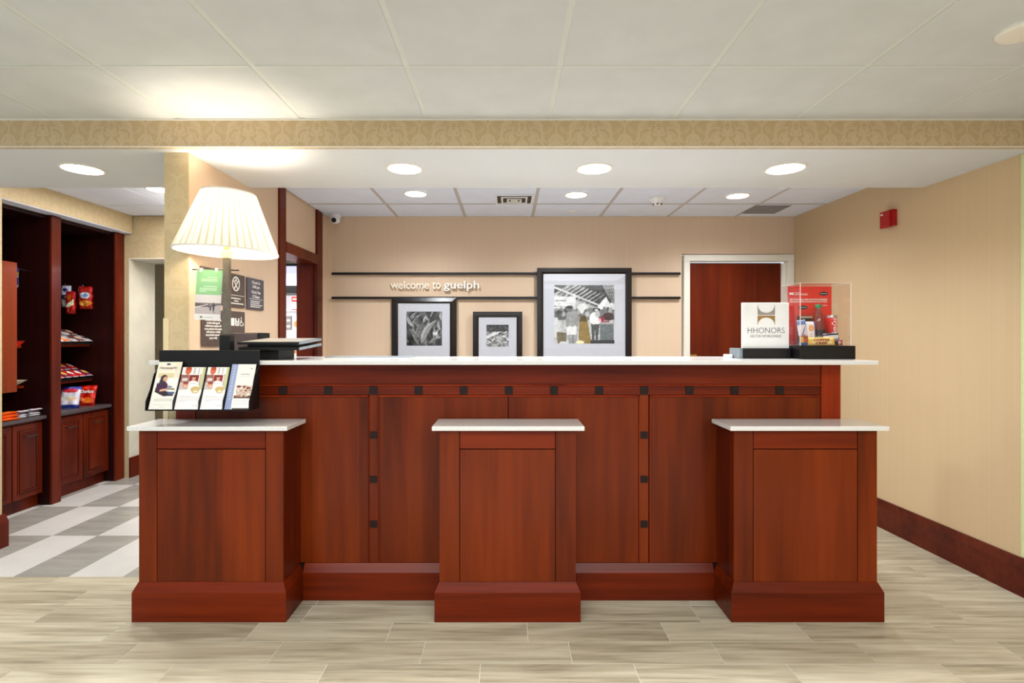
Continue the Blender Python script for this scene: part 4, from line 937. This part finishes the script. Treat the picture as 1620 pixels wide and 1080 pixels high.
# ------------------------------------------------------------------ snack cabinets on the left
XF = -3.62
def cabinet_door(t, y0, y1):
    xo = XF-.06
    d = box('door', M['wood_dark'], t, xo-.018, xo, y0, y1, .105, .665, .002)
    for i, (a, dx) in enumerate(((.035, .004), (.05, .008))):
        m = MB(); z0, z1 = .105+a, .665-a; ya, yb = y0+a, y1-a; q = .008
        for s in ((ya, yb, z0, z0+q), (ya, yb, z1-q, z1), (ya, ya+q, z0+q, z1-q), (yb-q, yb, z0+q, z1-q)): m.box(xo+.0002, xo+dx, *s)
        m.build('moulding', M['wood_dark'], d)
    box('raised_panel', M['wood_dark'], d, xo+.0002, xo+.006, y0+.062, y1-.062, .167, .603, .002)
    yc = (y0+y1)/2; MB().tube([(xo+.009, yc-.05, .575), (xo+.028, yc-.045, .575), (xo+.032, yc, .575), (xo+.028, yc+.045, .575), (xo+.009, yc+.05, .575)], .005).build('handle', M['handle'], d, smooth=True)
def unit(y0, y1, y2, doors, label):
    t = thing('snack_cabinet', label, 'cabinet', (XF-.25, (y0+y1)/2, 0), 'tall snack cabinets along the left')
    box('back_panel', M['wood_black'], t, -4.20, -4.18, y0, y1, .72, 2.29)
    box('carcass', M['wood_dark'], t, -4.20, XF-.079, y0+.002, y1-.002, .10, .683)
    box('toe_kick', M['wood_dark'], t, -4.20, XF-.11, y0+.002, y1-.002, 0, .099)
    box('counter', M['darkgrey'], t, -4.179, XF-.035, y0+.001, y1-.001, .684, .712, .003)
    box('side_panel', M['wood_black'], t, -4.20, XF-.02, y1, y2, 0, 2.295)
    box('post', M['wood_dark'], t, XF-.0199, XF, y1-.0, y2, 0, 2.295, .002)
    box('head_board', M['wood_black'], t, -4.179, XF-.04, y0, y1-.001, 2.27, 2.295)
    for zz, xf in ((1.262, -3.86), (.945, -3.84)): box('shelf', M['wood_red'], t, -4.179, xf, y0+.001, y1-.001, zz-.018, zz)
    for a, b in doors: cabinet_door(t, a, b)
    return t
uA = unit(3.60, 4.22, 4.31, ((3.63, 3.945), (3.955, 4.205)), 'nearer tall cherry snack cabinet, at the left edge of the view')
uB = unit(4.311, 4.91, 5.019, ((4.325, 4.605), (4.615, 4.9)), 'farther tall cherry snack cabinet, next to the corridor opening')
wcab = thing('wall_cabinet', 'reddish hanging cabinet with a flat front over the nearer snack counter', 'cabinet', (-3.85, 3.78, .93))
box('body', M['wood'], wcab, -3.838, XF-.02, 3.62, 3.922, .93, 1.876)
box('front', M['wood'], wcab, XF-.0195, XF, 3.62, 3.923, .928, 1.878, .001)
# goods. hooks are parts of the cabinet
def hook(parent, x, y, z): MB().tube([(x, 4.905 if y > 4.3 else 4.215, z-.02), (x, y+.02, z-.01), (x+.0, y-.03, z+.004), (x+.004, y-.045, z+.02)], .0025, 6).build('hook', M['chrome'], parent, smooth=True)
gh = 'snack bags hanging on hooks'
def bag(label, X, Y, Z, w_, h_, cv, rz=0, rx=0, seed=1, grp=gh, name='snack_bag'):
    return pk(name, label, cv, X, Y, Z, w_, h_, .045, rz, rx, seed=seed, cat='snack bag', grp=grp)
bag('blue and white snack bag hanging beside the cabinet post', -3.965, 4.78, 1.60, .085, .19, pc((206, 208, 236), ('ell', .5, .8, .3, .08, (60, 64, 130)), ('ell', .5, .45, .5, .12, (40, 50, 90)), ('ell', .6, .45, .15, .05, (230, 230, 240)), ('ell', .4, .2, .2, .06, (240, 240, 250))))
hook(uB, -3.95, 4.78, 1.79)
o = bag('red snack bag with a pale green label, hanging lowest', -3.893, 4.74, 1.535, .085, .20, pc((168, 22, 22), ('poly', [(0, .32), (.9, .65), (.95, .4), (.4, .28)], (226, 232, 180)), ('poly', [(0, .32), (.95, .55), (.95, .6), (.05, .36)], (245, 240, 230)), ('ell', .5, .72, .25, .12, (220, 110, 40)), ('line', .3, .1, .6, .3, .06, (230, 130, 110))), seed=3)
hook(uB, -3.893, 4.74, 1.73)
bag('dark red snack bag hanging behind the two red ones', -3.87, 4.84, 1.62, .085, .17, pc((110, 18, 20), ('rect', .7, .1, .9, .8, (140, 70, 30)), ('ell', .4, .8, .2, .06, (180, 120, 100))), seed=4)
bag('red snack bag with a light blue crest and orange biscuits, hanging', -3.80, 4.79, 1.582, .125, .20, pc((168, 26, 22), ('ell', .55, .6, .35, .15, (200, 216, 236)), ('ell', .55, .6, .28, .06, (110, 150, 200)), ('ell', .55, .25, .42, .14, (222, 140, 50)), ('ell', .35, .2, .12, .06, (244, 190, 100)), ('ell', .7, .3, .12, .05, (250, 200, 120))), seed=5)
hook(uB, -3.80, 4.79, 1.775)
bag('blue snack bag with a yellow band hanging in the nearer cabinet', -3.79, 4.05, 1.70, .12, .17, pc((50, 66, 160), ('rect', 0, .62, 1, .74, (220, 220, 60)), ('rect', 0, .5, 1, .58, (200, 214, 246)), ('rect', 0, .05, 1, .14, (240, 240, 245))), seed=6)
hook(uA, -3.765, 4.05, 1.865)
# bags leaning on the farther counter
bag('blue and white potato chip bag standing on the farther counter', -3.80, 4.60, .7125, .15, .19, pc((220, 216, 234), ('rect', 0, .86, 1, 1, (50, 60, 150)), ('ell', .5, .8, .42, .1, (200, 50, 60)), ('rect', 0, 0, 1, .16, (50, 66, 160)), ('ell', .5, .45, .4, .15, (232, 226, 220)), ('ell', .7, .4, .2, .08, (240, 200, 160))), rz=.25, rx=-.3, seed=7, grp='chip bags on the farther counter')
rz_ = .45; o = bag('red orange chip bag with white lettering on the farther counter', -3.80, 4.78, .7125, .15, .185, pc((196, 30, 16), ('ell', .65, .25, .28, .14, (238, 120, 40)), ('ell', .3, .3, .12, .08, (250, 150, 110)), ('line', .3, .62, .95, .7, .05, (40, 10, 30))), rz=.2, rx=-.3, seed=8, grp='chip bags on the farther counter')
mm = T(-3.80, 4.78, .7125, .2, -.3); p_ = mm @ Vector((.012, -.0275, .125))
text('lettering', 'Doritos', M['lettering'], o, tuple(p_), Matrix.Rotation(.2, 4, 'Z') @ Matrix.Rotation(-.3, 4, 'X') @ FRONT, fitw=.10, fith=.032, extrude=.001, bold=.001)
# rows of bars on the shelves and counter
def bar_row(labels, xs, ys, z, size, cols, grp, rise, rx=1.15, name='snack_bar', jitter=.004):
    i = 0
    for r_i, yy in enumerate(ys):
        for c_i, xx in enumerate(xs):
            col, sec, lb_ = cols[(r_i*len(xs)+c_i) % len(cols)]
            cv = pc(col, ('ell', .5, .5, .35, .22, sec), ('rect', 0, 0, 1, .07, (200, 198, 200)), ('rect', 0, .93, 1, 1, (200, 198, 200)), nx=10, ny=14)
            o = pillow(name, cv, None, size[0], size[1], size[2], T(xx, yy, z+rise*c_i*0+rnd.uniform(0, jitter), math.pi/2+rnd.uniform(-.08, .08), rx), seed=i)
            tag(o, labels(r_i, c_i, lb_), 'snack bar', grp); i += 1
ord_ = ['first', 'second', 'third', 'fourth', 'fifth', 'sixth', 'seventh']
tr = thing('snack_tray', 'low clear tray of chocolate bars on the upper farther shelf', 'tray', (-3.95, 4.68, 1.2625))
def wedge_tray(t_, x0, x1, y0, y1, z):
    MB().rings([[(x0, y0, z), (x1, y0, z), (x1, y1, z), (x0, y1, z)], [(x0, y0, z+.145), (x1, y0, z+.008), (x1, y1, z+.008), (x0, y1, z+.145)]]).build('sloped_bed', M['black'], t_)
    MB().box(x1+.0005, x1+.003, y0, y1, z, z+.026).build('front_lip', M['acrylic'], t_)
wedge_tray(tr, -4.12, -3.80, 4.36, 4.88, 1.2625)
colsA = [((236, 226, 220), (230, 120, 50), 'white and orange'), ((228, 120, 60), (245, 220, 190), 'orange'), ((110, 60, 50), (220, 190, 160), 'brown'), ((190, 186, 190), (90, 60, 60), 'silver')]
def slope_bars(x_list, y_list, z, cols, grp, where, w_, l_, d_):
    i = 0; ang = math.atan2(.137, .32)
    for a, xx in enumerate(x_list):
        for b, yy in enumerate(y_list):
            col, sec, nm = cols[(b+a) % len(cols)] if not callable(cols) else cols(a, b)
            cv = pc(col, ('ell', .5, .5, .3, .25, sec), ('rect', 0, 0, 1, .08, (214, 212, 214)), ('rect', 0, .92, 1, 1, (214, 212, 214)), nx=9, ny=13)
            zz = z+.012+(-3.80-xx)*.137/.32 + d_*.55
            # lie flat, length along the slope (X), front end lower
            mt = Matrix.Translation((xx, yy, zz)) @ Matrix.Rotation(ang, 4, 'Y') @ Matrix.Rotation(rnd.uniform(-.1, .1), 4, 'Z') @ Matrix.Rotation(math.pi/2, 4, 'Z') @ Matrix.Rotation(-math.pi/2, 4, 'X') @ Matrix.Translation((0, 0, 0))
            o = pillow('snack_bar', cv, None, w_, l_, d_, mt, seed=i)
            tag(o, '%s bar, %s from left in the %s row %s' % (nm, ord_[b], ('front', 'back')[a], where), 'snack bar', grp); i += 1
yl = [4.395+.077*i for i in range(7)]
slope_bars([-3.815, -3.95], yl, 1.2625, lambda a, b: colsA[0] if b < 3 and (a+b) % 2 == 0 else colsA[1] if b < 4 else colsA[2] if (a+b) % 2 else colsA[3], 'chocolate bars on the upper farther shelf', 'on the upper farther shelf', .068, .13, .018)
tr = thing('snack_tray', 'low clear tray of packets on the lower farther shelf', 'tray', (-3.95, 4.68, .9455))
wedge_tray(tr, -4.12, -3.80, 4.36, 4.88, .9455)
colsB = [((222, 226, 206), (120, 160, 110), 'pale green'), ((190, 30, 34), (240, 230, 225), 'red'), ((120, 30, 70), (240, 200, 90), 'purple')]
slope_bars([-3.815, -3.95], yl, .9455, lambda a, b: colsB[0] if b < 2 else colsB[1] if (b+a) % 3 else colsB[2], 'packets on the lower farther shelf', 'on the lower farther shelf', .068, .13, .026)
# nearer cabinet: trays and counter goods
o = MB().rings([[(-4.10, 3.95, 1.263), (-3.80, 3.95, 1.263), (-3.80, 4.14, 1.263), (-4.10, 4.14, 1.263)], [(-4.12, 3.94, 1.30), (-3.775, 3.94, 1.30), (-3.775, 4.16, 1.30), (-4.12, 4.16, 1.30)]]).build('snack_tub', M['redcard'], None)
tag(o, 'orange red tub of snacks on the upper nearer shelf', 'tub')
MB().box(-4.125, -3.77, 3.935, 4.165, 1.3005, 1.304).build('rim', M['chrome'], o)
o = MB().rings([[(-4.08, 3.97, .946), (-3.83, 3.97, .946), (-3.83, 4.12, .946), (-4.08, 4.12, .946)], [(-4.12, 3.94, .995), (-3.765, 3.94, .995), (-3.765, 4.17, .995), (-4.12, 4.17, .995)]]).build('snack_bowl', M['jamb'], None)
tag(o, 'pale bowl on the lower nearer shelf under red packets', 'bowl')
for i in range(5):
    cv = pc((196, 30, 26), ('ell', .5, .5, .3, .2, (240, 220, 200)), nx=9, ny=11)
    p2 = pillow('candy_packet', cv, None, .06, .09, .02, T(-3.80-.065*i, 4.06+.02*(i % 2), 1.0065, 1.4+.2*i, -math.pi/2), seed=i)
    tag(p2, 'small red candy packet, %s from the front of the pale bowl' % ord_[i], 'candy', 'candy packets in the pale bowl')
def flat_pack(name, label, X, Y, Z, w_, l_, d_, col, sec, grp, rz, seed):
    cv = pc(col, ('ell', .5, .5, .35, .2, sec), ('rect', 0, 0, 1, .1, tuple(int(v_*.55) for v_ in col)), ('rect', 0, .9, 1, 1, tuple(int(v_*.55) for v_ in col)), nx=10, ny=16)
    p2 = pillow(name, cv, None, w_, l_, d_, T(X, Y, Z, rz, -math.pi/2), seed=seed); tag(p2, label, 'snack bar', grp)
for i in range(3):
    flat_pack('snack_bar', ['lowest', 'middle', 'topmost'][i]+' orange packet of the stack on the nearer counter', -3.70, 3.81+.01*i, .7235+.021*i, .065, .19, .021, (226, 84, 20), (240, 130, 60), 'orange packets on the nearer counter', .12*(i-1), i)
for j in range(2):
    for i in range(4):
        flat_pack('snack_bar', '%s silver and red bar of the %s stack on the nearer counter' % (['lowest', 'second', 'third', 'topmost'][i], ['left', 'right'][j]), -3.72+.006*(i % 2), 3.985+.115*j+.004*i, .7205+.0145*i, .04, .11, .0145, (206, 202, 210), (170, 60, 70), 'silver bars on the nearer counter', .1*(i % 3-1), i+7)
flat_pack('snack_bar', 'green and yellow packet behind the orange stack on the nearer counter', -3.80, 3.86, .7255, .06, .14, .025, (190, 200, 60), (60, 60, 50), 'packets behind the orange stack', .1, 3)

# ------------------------------------------------------------------ white shelving with a screen, seen through the cased opening
sh = thing('display_shelving', 'tall white lit shelving with a screen on top, seen through the doorway', 'shelving', (-2.3, 5.75, 0))
hx0, hx1 = -2.62, -1.96
box('back_board', M['glow_back'], sh, hx0+.02, hx1-.02, 5.95, 5.97, .05, 1.79)
for a in ((hx0, hx0+.02), (hx1-.02, hx1)): box('side_panel', M['white2'], sh, a[0], a[1], 5.60, 5.97, 0, 1.79)
for zz in (.1, .45, .80, 1.13, 1.40, 1.61): box('shelf', M['white2'], sh, hx0+.021, hx1-.021, 5.605, 5.949, zz-.012, zz)
box('header', M['black'], sh, hx0, hx1, 5.60, 5.97, 1.791, 2.10, .004)
box('screen', M['screen'], sh, hx0+.02, hx1-.02, 5.594, 5.5995, 1.868, 2.072)
gs = 'boxed goods on the white shelving'
def goods(x0, x1, z0, h_, cv, label, y=5.63, d=.1):
    o_ = box('snack_carton', M['white2'], None, x0, x1, y, y+d, z0+.0005, z0+h_); tag(o_, label, 'carton', gs)
    sheet('front_print', cv, o_, (x0, y-.0006, z0+.001), (x1, y-.0006, z0+.001), (x0, y-.0006, z0+h_-.001))
rcv = pc((232, 222, 226), ('rect', 0, .62, 1, 1, (216, 50, 50)), ('rect', .1, .75, .9, .85, (245, 220, 220)), ('rect', 0, 0, 1, .08, (214, 60, 60)), nx=16, ny=20)
goods(-2.29, -2.17, 1.61, .145, rcv, 'red and white carton on the top shelf seen through the doorway')
goods(-2.35, -2.30, 1.40, .15, pc((150, 140, 146), ('rect', .1, .2, .9, .35, (230, 228, 230)), ('rect', .1, .6, .9, .75, (230, 228, 230)), nx=12, ny=20), 'grey narrow carton on the second shelf seen through the doorway')
goods(-2.285, -2.17, 1.40, .155, pc((240, 232, 224), ('ell', .5, .4, .35, .25, (234, 170, 110)), ('ell', .6, .7, .2, .1, (220, 90, 70)), nx=16, ny=20), 'cream and orange carton on the second shelf seen through the doorway')
goods(-2.33, -2.19, 1.13, .08, pc((240, 226, 216), ('ell', .3, .5, .25, .3, (232, 120, 80)), ('ell', .75, .5, .2, .3, (240, 180, 90)), nx=20, ny=14), 'low orange patterned carton on the third shelf, above the desk slab')
